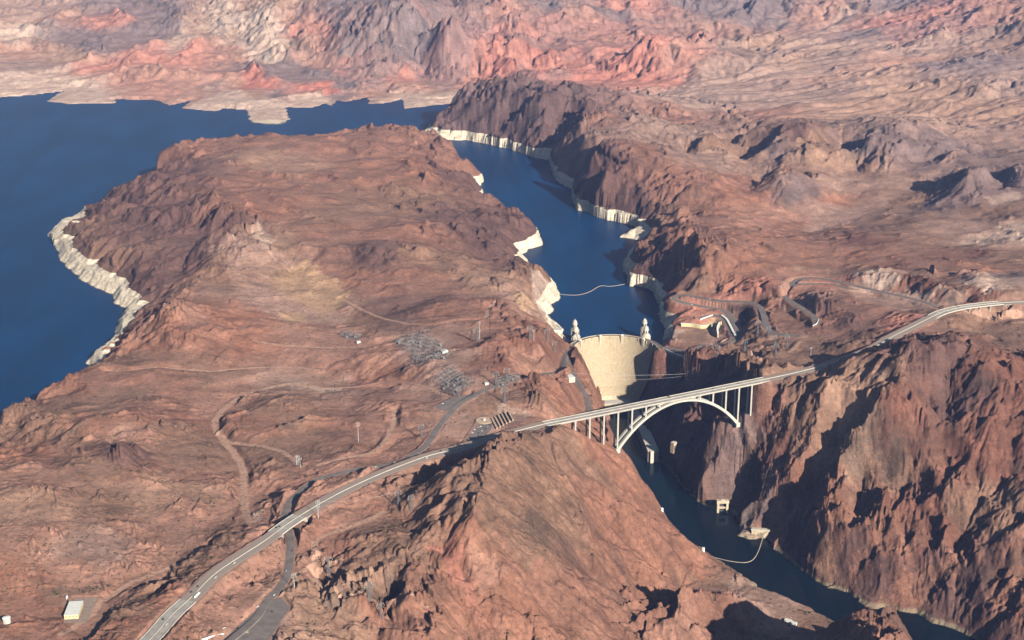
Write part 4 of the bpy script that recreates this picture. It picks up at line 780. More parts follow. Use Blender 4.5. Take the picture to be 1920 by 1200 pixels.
# ------------------------------------------------------------------ plain materials
def noisy(name, base, rough=.8, var=.25, scale=.3, spec=.25, streak=False, metal=0.):
    m, nt, b = shader(name, base, rough, metal, spec); T = NT(nt)
    pos = T.n('ShaderNodeNewGeometry').outputs['Position']
    v = pos
    if streak:
        mp = T.n('ShaderNodeMapping'); mp.inputs['Scale'].default_value = (1, 1, .06); T.l(pos, mp.inputs[0]); v = mp.outputs[0]
    n = T.noise(v, scale, 5, .65)
    T.l(T.mix(T.ramp(n, .3, .7), tuple(c * (1 - var) for c in base), tuple(min(1, c * (1 + var * .7)) for c in base)), b.inputs['Base Color'])
    return m
M = {
 'dam': None, 'concrete': noisy('pale_concrete', (.52, .47, .40), .85, .16, .12), 'white': noisy('white_paint', (.74, .72, .66), .6, .1, .3), 'deck': noisy('bridge_concrete', (.42, .395, .35), .8, .12, .1),
 'asphalt': noisy('asphalt', (.165, .138, .125), .9, .2, .08), 'grey': noisy('grey_metal', (.23, .24, .25), .5, .2, .5, .4), 'galv': noisy('galvanised_steel', (.38, .38, .38), .5, .15, .6, .4), 'steel': noisy('weathered_steel', (.17, .17, .18), .6, .2, .5, .2), 'dark': noisy('dark_steel', (.05, .05, .055), .5, .2, .5, .4),
 'glass': noisy('dark_glass', (.02, .025, .03), .15, .2, .5, .5), 'tyre': noisy('tyre_rubber', (.02, .02, .02), .9), 'cream': noisy('cream_concrete', (.46, .38, .27), .85, .16, .15, streak=True), 'tan': noisy('tan_wall', (.42, .31, .22), .9, .15, .2),
 'roof': noisy('pale_roof', (.62, .62, .58), .7, .1, .2), 'yellow': noisy('cream_wall', (.60, .50, .28), .8, .1, .2), 'gravel': noisy('gravel_pad', (.27, .20, .16), 1, .25, .2), 'cable': noisy('cable', (.36, .34, .33), .6), 'float': noisy('float', (.55, .45, .36), .7),
 'green': noisy('leaves', (.06, .075, .035), .9, .4, .8), 'orange': noisy('orange_paint', (.55, .20, .05), .6), 'red': noisy('red_paint', (.40, .05, .04), .5), 'blue': noisy('blue_paint', (.06, .10, .2), .4), 'black': noisy('black_paint', (.02, .02, .022), .3, spec=.5), 'silver': noisy('silver_paint', (.45, .45, .45), .35, spec=.5),
}
def dam_mat():
    m, nt, b = shader('dam_concrete', (.62, .5, .34), .9, spec=.2); T = NT(nt)
    pos = T.n('ShaderNodeNewGeometry').outputs['Position']
    sep = T.n('ShaderNodeSeparateXYZ'); T.l(pos, sep.inputs[0])
    mp = T.n('ShaderNodeMapping'); mp.inputs['Scale'].default_value = (.35, .35, .012); T.l(pos, mp.inputs[0])
    n = T.noise(mp.outputs[0], 1, 5, .7); n2 = T.noise(pos, .03, 4, .6)
    c = T.mix(T.ramp(n, .35, .68), (.32, .25, .165), (.43, .345, .235))
    c = T.mix(T.math('MULTIPLY', T.ramp(n2, .55, .75), .25), c, (.29, .225, .155))
    lift = T.ramp(T.math('FRACT', T.math('DIVIDE', sep.outputs[2], 7.6)), .0, .06, .0, 1.)      # the pour lines
    c = T.mix(T.math('MULTIPLY', T.math('SUBTRACT', 1., lift), .22), c, (.24, .19, .13))
    ang = T.math('ARCTAN2', T.math('SUBTRACT', sep.outputs[0], DAM_C.x), T.math('SUBTRACT', sep.outputs[1], DAM_C.y))
    jl = T.ramp(T.math('FRACT', T.math('MULTIPLY', ang, 9.)), .0, .05, 0., 1.)
    c = T.mix(T.math('MULTIPLY', T.math('SUBTRACT', 1., jl), .2), c, (.24, .19, .13))
    T.l(c, b.inputs['Base Color']); return m
M['dam'] = dam_mat()
def road_mat(name, base, lanes, dash=True):
    """asphalt ribbon; the UV runs 0..1 across and in metres along"""
    m, nt, b = shader(name, base, .9, spec=.2); T = NT(nt)
    pos = T.n('ShaderNodeNewGeometry').outputs['Position']
    uv = T.n('ShaderNodeUVMap', uv_map='UVMap'); s = T.n('ShaderNodeSeparateXYZ'); T.l(uv.outputs[0], s.inputs[0]); u = s.outputs[0]
    n = T.noise(pos, .06, 5, .6)
    mp = T.n('ShaderNodeCombineXYZ'); T.l(T.math('MULTIPLY', u, 26.), mp.inputs[0]); T.l(T.math('MULTIPLY', s.outputs[1], .01), mp.inputs[1])
    wear = T.noise(mp.outputs[0], 1, 3, .6)
    c = T.mix(T.ramp(n, .3, .7), tuple(v * .82 for v in base), tuple(v * 1.2 for v in base))
    c = T.mix(T.math('MULTIPLY', T.ramp(wear, .45, .65), .4), c, tuple(v * 1.6 for v in base))
    for pos_, w, colr, k in lanes:
        line = T.math('LESS_THAN', T.math('ABSOLUTE', T.math('SUBTRACT', u, pos_)), w)
        c = T.mix(T.math('MULTIPLY', line, k), c, colr)
    T.l(c, b.inputs['Base Color']); return m
SHLD = (.30, .24, .20); WHT = (.62, .60, .56); YEL = (.5, .36, .1)
HWL = [(.02, .022, SHLD, .8), (.98, .022, SHLD, .8), (.085, .007, WHT, .7), (.915, .007, WHT, .7), (.44, .006, YEL, .6), (.56, .006, YEL, .6), (.26, .004, WHT, .4), (.74, .004, WHT, .4)]
M['highway'] = road_mat('highway_asphalt', (.135, .115, .108), HWL)
M['highway_deck'] = road_mat('highway_concrete', (.30, .275, .245), [(.085, .006, WHT, .7), (.915, .006, WHT, .7), (.18, .05, (.22, .2, .18), .4), (.34, .05, (.22, .2, .18), .4), (.66, .05, (.22, .2, .18), .4), (.82, .05, (.22, .2, .18), .4)])
M['road'] = road_mat('old_asphalt', (.15, .125, .115), [(.03, .03, SHLD, .7), (.97, .03, SHLD, .7), (.5, .015, YEL, .5), (.09, .01, WHT, .5), (.91, .01, WHT, .5)])

# ------------------------------------------------------------------ mesh building helpers
class MB:
    def __init__(s): s.bm = bmesh.new()
    def box(s, c, size, rz=0., rot=None, taper=1.):
        r = bmesh.ops.create_cube(s.bm, size=1); R_ = rot or Matrix.Rotation(rz, 3, 'Z')
        for v in r['verts']:
            k = taper if v.co.z > 0 else 1
            v.co = R_ @ Vector((v.co.x * size[0] * k, v.co.y * size[1] * k, v.co.z * size[2])) + Vector(c)
        return s
    def bar(s, a, b, w, h=None):
        a, b = Vector(a), Vector(b); d = b - a; L = d.length
        if L < 1e-4: return s
        q = d.to_track_quat('Y', 'Z').to_matrix()
        return s.box((a + b) / 2, (w, L, h or w), rot=q)
    def cyl(s, a, b, r0, r1=None, n=12):
        a, b = Vector(a), Vector(b); d = b - a
        r = bmesh.ops.create_cone(s.bm, cap_ends=True, segments=n, radius1=r0, radius2=r0 if r1 is None else r1, depth=d.length)
        q = d.to_track_quat('Z', 'Y').to_matrix()
        for v in r['verts']: v.co = q @ v.co + (a + b) / 2
        return s
    def lathe(s, c, prof, n=16):
        rings = []
        for r, z in prof: rings.append([s.bm.verts.new((c[0] + r * math.cos(2 * math.pi * k / n), c[1] + r * math.sin(2 * math.pi * k / n), c[2] + z)) for k in range(n)])
        for a, b in zip(rings, rings[1:]):
            for k in range(n): s.bm.faces.new((a[k], a[(k + 1) % n], b[(k + 1) % n], b[k]))
        s.bm.faces.new(rings[0][::-1]); s.bm.faces.new(rings[-1]); return s
    def prism(s, P, z0, z1):
        """vertical prism over a plan polygon"""
        lo = [s.bm.verts.new((p[0], p[1], z0)) for p in P]; hi = [s.bm.verts.new((p[0], p[1], z1)) for p in P]; n = len(P)
        for k in range(n): s.bm.faces.new((lo[k], lo[(k + 1) % n], hi[(k + 1) % n], hi[k]))
        s.bm.faces.new(hi); s.bm.faces.new(lo[::-1]); return s
    def sweep(s, P, sect, normals=None, closed_sect=True, uv=False):
        """sections (across, up) carried along P"""
        rows = []; n = len(P)
        for i, p in enumerate(P):
            t = (P[min(i + 1, n - 1)] - P[max(i - 1, 0)]); t = Vector((t.x, t.y, 0)).normalized(); r = Vector((t.y, -t.x, 0))
            rows.append([s.bm.verts.new(p + r * a + Vector((0, 0, b))) for a, b in sect])
        m = len(sect); lay = s.bm.loops.layers.uv.verify() if uv else None; dist = 0
        for i, (A_, B_) in enumerate(zip(rows, rows[1:])):
            d2 = dist + (P[i + 1] - P[i]).length
            for k in range(m if closed_sect else m - 1):
                f = s.bm.faces.new((A_[k], A_[(k + 1) % m], B_[(k + 1) % m], B_[k]))
                if uv:
                    w = [sect[k][0], sect[(k + 1) % m][0]]; lo = min(a for a, b in sect); hi = max(a for a, b in sect)
                    us_ = [(x - lo) / (hi - lo) for x in w]
                    for lp, q in zip(f.loops, ((us_[0], dist), (us_[1], dist), (us_[1], d2), (us_[0], d2))): lp[lay].uv = q
            dist = d2
        if closed_sect:
            s.bm.faces.new(rows[0][::-1]); s.bm.faces.new(rows[-1])
        return s
    def build(s, name, mat, parent=None, origin=None, smooth_=False):
        me_ = bpy.data.meshes.new(name)
        bmesh.ops.recalc_face_normals(s.bm, faces=s.bm.faces)
        if origin is not None:
            for v in s.bm.verts: v.co -= Vector(origin)
        s.bm.to_mesh(me_); s.bm.free()
        if smooth_:
            for p in me_.polygons: p.use_smooth = True
        o = bpy.data.objects.new(name, me_); COLL.objects.link(o)
        me_.materials.append(mat if not isinstance(mat, str) else M[mat])
        if parent is not None: o.parent = parent
        elif origin is not None: o.location = origin
        return o
def thing(name, label, cat, loc=(0, 0, 0), rz=0., group=None):
    o = bpy.data.objects.new(name, None); COLL.objects.link(o); o.empty_display_size = 2
    o.location = loc; o.rotation_euler = (0, 0, rz); o['label'] = label; o['category'] = cat
    if group: o['group'] = group
    return o
def tag(o, label, cat, group=None):
    o['label'] = label; o['category'] = cat
    if group: o['group'] = group
    return o
def dup(root, loc, rz=None, label=None, group=None, mats=None, scale=None):
    r = root.copy(); COLL.objects.link(r); r.location = loc
    if rz is not None: r.rotation_euler = (0, 0, rz)
    if label: r['label'] = label
    if group: r['group'] = group
    if scale: r.scale = (scale,) * 3 if not isinstance(scale, tuple) else scale
    for ch in list(root.children):
        c = ch.copy(); COLL.objects.link(c); c.parent = r
        if mats and ch.name.split('.')[0] in mats: 
            c.data = ch.data.copy(); c.data.materials[0] = mats[ch.name.split('.')[0]]
        for g in ch.children:
            d = g.copy(); COLL.objects.link(d); d.parent = c
    return r
def struct(o): o['kind'] = 'structure'; return o
def onground(px, py, z=100., lift=0.):
    """where the ray through a pixel first meets the terrain"""
    prev = None
    d0 = at(px, py, 480.0); d1 = at(px, py, -140.0)
    for k in range(0, 1201):
        p = d0.lerp(d1, k / 1200)
        if p.z <= ground(p.x, p.y):
            a, b = d0.lerp(d1, max(k - 1, 0) / 1200), p
            for _ in range(12):
                m_ = (a + b) / 2
                if m_.z <= ground(m_.x, m_.y): b = m_
                else: a = m_
            return Vector((b.x, b.y, ground(b.x, b.y) + lift))
    return at(px, py, z)

# ------------------------------------------------------------------ roads
def ribbon(name, P, w, mat, drop=2.2):
    b = MB(); b.sweep(P, [(-w - 1.2, -drop), (-w, .0), (0, .12), (w, .0), (w + 1.2, -drop)], closed_sect=False, uv=True)
    return struct(b.build(name, mat))
def cut_line(P, a, b):
    """points of P between the places nearest to a and b"""
    i = min(range(len(P)), key=lambda k: (P[k] - a).length); j = min(range(len(P)), key=lambda k: (P[k] - b).length)
    return P[min(i, j):max(i, j) + 1]
for n, w, P in PAVED:
    Q = [p + Vector((0, 0, .15)) for p in P]
    if n == 'highway': continue
    ribbon(n, Q, w, 'road')
HW = [Q for n, w, Q in PAVED if n == 'highway']
OV_A, OV_B = at(512, 1001, 151.5), at(563, 967, 150)
VI_A, VI_B = at(1747, 594, 155.3), at(1880, 568, 161.2)
BR_A, BR_B = at(150, 1330, 158), at(352, 1127, 155.3)
def around(P, A_, B_):
    i = min(range(len(P)), key=lambda k: (P[k] - A_).length); j = min(range(len(P)), key=lambda k: (P[k] - B_).length)
    return min(i, j), max(i, j)
i1, j1 = around(HW[0], BR_A, BR_B); i2, j2 = around(HW[0], OV_A, OV_B); i3, j3 = around(HW[1], VI_A, VI_B)
ribbon('highway', HW[0][j1:i2 + 1], 14.5, 'highway'); ribbon('highway', HW[0][j2:], 14.5, 'highway')
ribbon('highway', HW[1][:i3 + 1], 14.5, 'highway'); ribbon('highway', HW[1][j3:], 14.5, 'highway')
SECT_BAR = [(-.35, -.2), (-.2, .9), (.2, .9), (.35, -.2)]
def barrier(P, label, name='median_barrier'):
    return tag(MB().sweep([p + Vector((0, 0, .25)) for p in P], SECT_BAR).build(name, 'concrete'), label, 'barrier')
barrier(HW[0][j1:i2 + 1], 'white concrete median barrier of the highway below the small overpass')
barrier(HW[0][j2:], 'white concrete median barrier of the highway between overpass and arch bridge')
barrier(HW[1][:i3 + 1], 'white concrete median barrier of the highway between arch bridge and right viaduct')
barrier(HW[1][j3:], 'white concrete median barrier of the highway right of the viaduct')

def deck_bridge(name, P, label, pier_at, w=14.6, depth=2.6, ends=True):
    t = thing(name, label, 'bridge', P[len(P) // 2]); o = t.location.copy()
    Q = [p + Vector((0, 0, .1)) for p in P]
    def B(mb, n, mat, par=t): return mb.build(n, mat, par, o)
    B(MB().sweep(Q, [(-w, -.9), (-w, 0), (0, .1), (w, 0), (w, -.9)], uv=True), 'deck', 'highway_deck')
    for s_ in (-1, 1):
        B(MB().sweep(Q, [(s_ * w - .25, -.2), (s_ * w - .25, 1.1), (s_ * w + .25, 1.1), (s_ * w + .25, -1.2)]), 'parapet', 'concrete')
        B(MB().sweep(Q, [(s_ * w * .55 - 2.4, -.85), (s_ * w * .55 - 2.0, -depth - .6), (s_ * w * .55 + 2.0, -depth - .6), (s_ * w * .55 + 2.4, -.85)]), 'girder', 'deck')
    B(MB().sweep([q + Vector((0, 0, .1)) for q in Q], SECT_BAR), 'median_barrier', 'concrete')
    L = len(P) - 1
    for k in pier_at:
        f_ = k * L; i = int(f_); p = P[i].lerp(P[min(i + 1, L)], f_ - i); tdir = (P[min(i + 1, L)] - P[max(i - 1, 0)]).normalized(); nrm = Vector((tdir.y, -tdir.x, 0))
        B(MB().bar(p - nrm * (w - 2) + Vector((0, 0, -depth - 1.3)), p + nrm * (w - 2) + Vector((0, 0, -depth - 1.3)), 2.4, 1.8), 'pier_cap', 'deck')
        for s_ in (-1, 1):
            q = p + nrm * s_ * w * .55; g = ground(q.x, q.y)
            B(MB().bar((q.x, q.y, g - 4), (q.x, q.y, p.z - depth - 1.8), 2.2, 2.8), 'pier', 'deck')
    if ends:
        for p in (P[0], P[-1]):
            tdir = (P[1] - P[0]).normalized(); nrm = Vector((tdir.y, -tdir.x, 0))
            B(MB().box(p + Vector((0, 0, -4.6)), (w * 2 + 1, 3, 7.4), math.atan2(nrm.y, nrm.x)), 'abutment', 'concrete')
    return t
deck_bridge('overpass', HW[0][i2:j2 + 1], 'short pale concrete overpass carrying the highway above the old grey road', (.33, .66) if False else ())
deck_bridge('viaduct', HW[1][i3:j3 + 1], 'curved concrete viaduct on thin piers at the right edge', (.14, .28, .42, .56, .70, .84))
deck_bridge('highway_bridge', HW[0][i1:j1 + 1], 'pale concrete highway bridge section running off the bottom left edge', (.15, .4, .65, .9))

# ------------------------------------------------------------------ the arch bridge
BL, BRt = at(1022, 795, 137), at(1437, 711, 137)
bt = thing('arch_bridge', 'long pale concrete arch bridge carrying the highway over the canyon', 'bridge', BL.lerp(BRt, .585)); bo = bt.location.copy()
bd = (BRt - BL).normalized(); bn = Vector((bd.y, -bd.x, 0)); BLEN = (BRt - BL).length
def bp(t, off=0., z=137.): q = BL.lerp(BRt, t) + bn * off; return Vector((q.x, q.y, z))
def BB(mb, n, mat='deck', par=bt): return mb.build(n, mat, par, bo)
line = [bp(k / 60) + Vector((0, 0, .1)) for k in range(61)]
BB(MB().sweep(line, [(-13.6, -.8), (-13.6, 0), (0, .12), (13.6, 0), (13.6, -.8)], uv=True), 'deck', 'highway_deck')
for s_ in (-1, 1):
    BB(MB().sweep(line, [(s_ * 13.4 - .2, -.2), (s_ * 13.4 - .2, 1.1), (s_ * 13.4 + .2, 1.1), (s_ * 13.4 + .2, -1.3)]), 'parapet', 'concrete')
    BB(MB().sweep(line, [(s_ * 7.2 - 4.2, -.75), (s_ * 7.2 - 3.0, -3.9), (s_ * 7.2 + 3.0, -3.9), (s_ * 7.2 + 4.2, -.75)]), 'box_girder', 'deck')
BB(MB().sweep([q + Vector((0, 0, .15)) for q in line], SECT_BAR), 'median_barrier', 'concrete')
T0, T1 = .306, .860
CR, SPG = 137 - 5.6, 46.0
def arch_z(t):
    s = (t - (T0 + T1) / 2) / ((T1 - T0) / 2); return CR - (CR - SPG) * (.86 * s * s + .14 * s ** 4)
for s_ in (-1, 1):
    mb = MB(); n = 40; ring = []
    for k in range(n + 1):
        t = T0 + (T1 - T0) * k / n; zc = arch_z(t); sl_a = (arch_z(t + .002) - arch_z(t - .002)) / (.004 * BLEN)
        nx, nz = -sl_a / math.hypot(1, sl_a), 1 / math.hypot(1, sl_a); h = 2.2 + 1.2 * abs(2 * k / n - 1)
        row = []
        for a_, u_ in ((-3.1, -h), (-3.1, h), (3.1, h), (3.1, -h)):
            q = bp(t, s_ * 7.2 + a_, zc - 1.6) + bd * (nx * u_) + Vector((0, 0, nz * u_)); row.append(mb.bm.verts.new(q))
        ring.append(row)
    for A_, B_ in zip(ring, ring[1:]):
        for k in range(4): mb.bm.faces.new((A_[k], A_[(k + 1) % 4], B_[(k + 1) % 4], B_[k]))
    mb.bm.faces.new(ring[0]); mb.bm.faces.new(ring[-1][::-1])
    BB(mb, 'arch_rib', 'deck')
    for t in (T0, T1):
        q = bp(t, s_ * 7.2, SPG - 4); BB(MB().box(q, (8, 10, 10), math.atan2(bd.y, bd.x) + math.pi / 2), 'footing', 'concrete')
STEP = (T1 - T0) / 9
for k in range(-4, 11):
    t = T0 + k * STEP
    if t < .03 or t > .985: continue
    on_arch = 0 < k < 9
    for s_ in (-1, 1):
        q = bp(t, s_ * 7.2); zb = arch_z(t) + .6 if on_arch else min(ground(q.x, q.y) - 3, 120)
        if k in (0, 9): zb = SPG - 8
        zt = 137 - 3.7
        if zt - zb < 2.5: continue
        BB(MB().bar((q.x, q.y, zb), (q.x, q.y, zt), 3.4, 4.2), 'column', 'deck')
    if on_arch and arch_z(t) < 120:
        BB(MB().bar(bp(t, -5, arch_z(t) - 1.6), bp(t, 5, arch_z(t) - 1.6), 2.0, 2.2), 'strut', 'deck')
    BB(MB().bar(bp(t, -9.6, 137 - 4.6), bp(t, 9.6, 137 - 4.6), 3.0, 1.6), 'pier_cap', 'deck')
for t in (.0, .995):
    BB(MB().box(bp(t, 0, 137 - 5.5), (29, 5, 9.5), math.atan2(bn.y, bn.x)), 'abutment', 'concrete')

# ------------------------------------------------------------------ the dam
dt = thing('dam', 'tall cream concrete arch dam curving between the canyon walls', 'dam', (DAM_C.x, DAM_C.y + DAM_R, CREST)); do = dt.location.copy()
def DB(mb, n, mat, par=dt): return mb.build(n, mat, par, do)
A0 = math.atan2(at(1064, 656, CREST).x - DAM_C.x, at(1064, 656, CREST).y - DAM_C.y) - .10
A1 = math.atan2(at(1243, 652, CREST).x - DAM_C.x, at(1243, 652, CREST).y - DAM_C.y) + .10
def dpt(a, r, z): return Vector((DAM_C.x + r * math.sin(a), DAM_C.y + r * math.cos(a), z))
mb = MB(); NA, NZ = 90, 24; rows = []
for k in range(NZ + 1):
    z = CREST - .4 - (CREST - .4 - DAM_LOW) * k / NZ; r = DAM_R - dam_thick(z)
    rows.append([mb.bm.verts.new(dpt(A0 + (A1 - A0) * i / NA, r, z)) for i in range(NA + 1)])
up = [[mb.bm.verts.new(dpt(A0 + (A1 - A0) * i / NA, DAM_R, z)) for i in range(NA + 1)] for z in (CREST - .4, -60.)]
for A_, B_ in zip(rows, rows[1:]):
    for i in range(NA): mb.bm.faces.new((A_[i], A_[i + 1], B_[i + 1], B_[i]))
for i in range(NA):
    mb.bm.faces.new((up[0][i], up[0][i + 1], rows[0][i + 1], rows[0][i])); mb.bm.faces.new((up[1][i], up[1][i + 1], up[0][i + 1], up[0][i]))
DB(mb, 'wall', M['dam'])
arc = lambda r, z, a0=A0, a1=A1, n=72: [dpt(a0 + (a1 - a0) * i / n, r, z) for i in range(n + 1)]
DB(MB().sweep(arc(DAM_R - 7, CREST - .3), [(-6.6, -.05), (-6.6, .1), (6.6, .1), (6.6, -.05)], uv=True), 'crest_road', 'road')
for rr_ in (DAM_R - .3, DAM_R - 13.4): DB(MB().sweep(arc(rr_, CREST), [(-.5, -1.2), (-.5, 1.5), (.5, 1.5), (.5, -1.2)]), 'parapet', 'cream')
for i in range(13):
    a = A0 + .16 + (A1 - A0 - .32) * i / 12
    DB(MB().box(dpt(a, DAM_R - 14.6, CREST - 5), (1.6, 2.6, 12), -a, taper=1.0), 'buttress', 'cream')
for a, h in ((A0 + .70, 8), (A0 + 1.32, 10), (A0 + 1.86, 8), (A0 + 2.42, 8)):
    t_ = DB(MB().box(dpt(a, DAM_R - 15.5, CREST - 8), (7.5, 6, 24), -a), 'crest_tower', 'cream')
    DB(MB().box(dpt(a, DAM_R - 15.5, CREST + 5.2), (5.6, 4.6, 3.2), -a), 'lantern', 'white', t_)
toe_r = DAM_R - dam_thick(DAM_LOW)
DB(MB().sweep(arc(toe_r - 4, DAM_LOW + 3, -.98, .98, 24), [(-4.5, 3), (12, -14), (12, -24), (-4.5, -24)]), 'apron', 'cream')

# ------------------------------------------------------------------ powerhouses at the foot
ph = thing('powerhouse', 'long flat roofed concrete powerhouse in shadow along the right canyon foot', 'power station', at(1196, 805, -133))
po = ph.location.copy()
pa, pb = at(1184, 762, -104), at(1219, 846, -104)
rzp = math.atan2((pb - pa).y, (pb - pa).x); mid = (pa + pb) / 2; Lp = (pb - pa).length
perp = Vector((math.sin(rzp), -math.cos(rzp), 0))
if perp.x < 0: perp = -perp
mid = mid + perp * 8
ph_wall = MB().box((mid.x, mid.y, -122), (Lp, 26, 34), rzp).build('wall', 'tan', ph, po)
MB().box((mid.x, mid.y, -104), (Lp + 1, 27.5, 2.2), rzp).build('roof', M['concrete'], ph, po)
for k in range(14):
    q = Vector((mid.x, mid.y, -118)) - perp * 13.2 + (pb - pa).normalized() * ((k + .5) / 14 - .5) * Lp * .95
    MB().box(q, (5, .6, 14), rzp).build('window', 'glass', ph, po)
q = pb + (pb - pa).normalized() * 5 + perp * 4
MB().box((q.x, q.y, -118), (6, 8, 30), rzp).build('end_tower', 'concrete', ph, po)
MB().box((q.x, q.y, -102.6), (7, 9, 1.0), rzp).build('tower_roof', 'concrete', ph, po)
cb = thing('powerhouse', 'low concrete powerhouse block across the toe of the dam', 'power station', at(1158, 757, -133)); co2 = cb.location.copy()
a_, b_ = at(1126, 756, -112), at(1190, 752, -112); m_ = (a_ + b_) / 2
MB().box((m_.x, m_.y, -123), ((b_ - a_).length, 26, 24), math.atan2((b_ - a_).y, (b_ - a_).x)).build('wall', 'cream', cb, co2)
MB().box((m_.x, m_.y, -110.4), ((b_ - a_).length + 1, 27.4, 1.6), math.atan2((b_ - a_).y, (b_ - a_).x)).build('roof', 'concrete', cb, co2)

# ------------------------------------------------------------------ intake towers standing in the lake
def intake(name, px, py_top, r, h, label, bridge_to=None, group='intake towers in the lake behind the dam'):
    p = at(px, py_top, h); p.z = 0
    t = thing(name, label, 'tower', p, 0, group)
    MB().lathe((0, 0, -40), [(r * 1.06, 0), (r, 40), (r, 40 + h * .50)], 24).build('shaft', 'concrete', t)
    for k in range(12):
        a = k * math.pi / 6
        MB().box((math.cos(a) * r * 1.03, math.sin(a) * r * 1.03, h * .23), (2.6, 1.6, h * .62), a).build('fin', 'concrete', t)
    MB().lathe((0, 0, h * .5), [(r * 1.12, 0), (r * 1.12, 2.5), (r * .94, 2.5), (r * .9, h * .12), (r * .8, h * .12)], 24).build('balcony', 'concrete', t)
    MB().lathe((0, 0, h * .62), [(r * .66, 0), (r * .66, h * .2), (r * .74, h * .2), (r * .74, h * .225), (r * .56, h * .225), (r * .52, h * .31), (r * .6, h * .31), (r * .58, h * .33)], 16).build('upper_tower', 'concrete', t)
    for k in range(8):
        a = k * math.pi / 4 + .2
        MB().box((math.cos(a) * r * .665, math.sin(a) * r * .665, h * .72), (.6, 2.2, h * .13), a).build('window', 'glass', t)
    MB().lathe((0, 0, h * .95), [(r * .34, 0), (r * .3, h * .04), (r * .1, h * .05), (r * .08, h * .1)], 10).build('lantern', 'concrete', t)
    if bridge_to is not None:
        q = bridge_to - p; d = Vector((q.x, q.y, 0)).normalized()
        MB().bar(d * r * .9 + Vector((0, 0, CREST - .6)), Vector((q.x, q.y, CREST - .6)), 4.0, 2.0).build('footbridge', 'concrete', t)
    return t
intake('intake_tower', 1079.5, 612, 11.5, 60, 'stepped pale intake tower nearest the dam crest on the left', dpt(A0 + .78, DAM_R - 2, CREST))
intake('intake_tower', 1078, 600, 10.5, 60, 'pale intake tower standing behind the other one at left of the lake')
intake('intake_tower', 1211.5, 611, 11.5, 60, 'stepped pale intake tower nearest the dam crest on the right', dpt(A1 - .80, DAM_R - 2, CREST))
intake('intake_tower', 1209, 598, 10.5, 60, 'pale intake tower standing behind the other one at right of the lake')
# ------------------------------------------------------------------ vehicles
def road_spot(P, px, py, side):
    """place on a road's centre line nearest to a pixel, moved sideways; returns place and heading"""
    best = None
    for i in range(len(P) - 1):
        for t in (0, .25, .5, .75):
            p = P[i].lerp(P[i + 1], t)
            dpt_ = Vector(p) - Vector((0, 0, CAMH)); ax = dpt_.y * CP - dpt_.z * SP
            q = (960 + FOC * dpt_.x / ax, 600 - FOC * (dpt_.y * SP + dpt_.z * CP) / ax)
            e = (q[0] - px) ** 2 + (q[1] - py) ** 2
            if best is None or e < best[0]: best = (e, p, (P[i + 1] - P[i]).normalized())
    e, p, d = best
    return p + Vector((d.y, -d.x, 0)) * side + Vector((0, 0, .42)), math.atan2(d.y, d.x)
def make_car(name, label, cat, paint, L=4.8, Wd=1.95, H=1.55, cab=(-.9, 1.0), loc=(0, 0, 0), rz=0., group=None):
    t = thing(name, label, cat, loc, rz, group)
    mb = MB(); mb.box((0, 0, .62), (L, Wd, .66), taper=.96); mb.box(((cab[0] + cab[1]) / 2, 0, H - .1), ((cab[1] - cab[0]) * .8, Wd * .82, .16))
    bmesh.ops.bevel(mb.bm, geom=list(mb.bm.edges), offset=.07, segments=1, affect='EDGES')
    mb.build('body', paint, t)
    MB().box(((cab[0] + cab[1]) / 2, 0, (H + .9) / 2), (cab[1] - cab[0], Wd * .9, H - .98), taper=.84).build('window', 'glass', t)
    for sx in (-.31, .31):
        for sy in (-1, 1): MB().cyl((L * sx, sy * Wd * .40, .34), (L * sx, sy * Wd * .5, .34), .34, n=12).build('wheel', 'tyre', t)
    return t
PAINT = {'white': 'white', 'black': 'black', 'silver': 'silver', 'red': 'red', 'blue': 'blue', 'grey': 'grey', 'yellow': 'yellow'}
protos = {}
def car(kind, color, loc, rz, label, group, cat=None):
    key = (kind, color)
    if key not in protos:
        if kind == 'car': protos[key] = make_car('parked_car' if 'parked' in label else 'car', label, 'car', PAINT[color], loc=loc, rz=rz, group=group)
        elif kind == 'van': protos[key] = make_car('van', label, 'van', PAINT[color], 6.2, 2.2, 2.4, (-2.6, 2.2), loc, rz, group)
        return protos[key]
    return dup(protos[key], loc, rz, label, group)
W1, W2, OLD = HW[0], HW[1], [P for n, w, P in PAVED if n == 'old_road'][0]
G1 = 'vehicles on the highway'; G2 = 'vehicles on the old road'
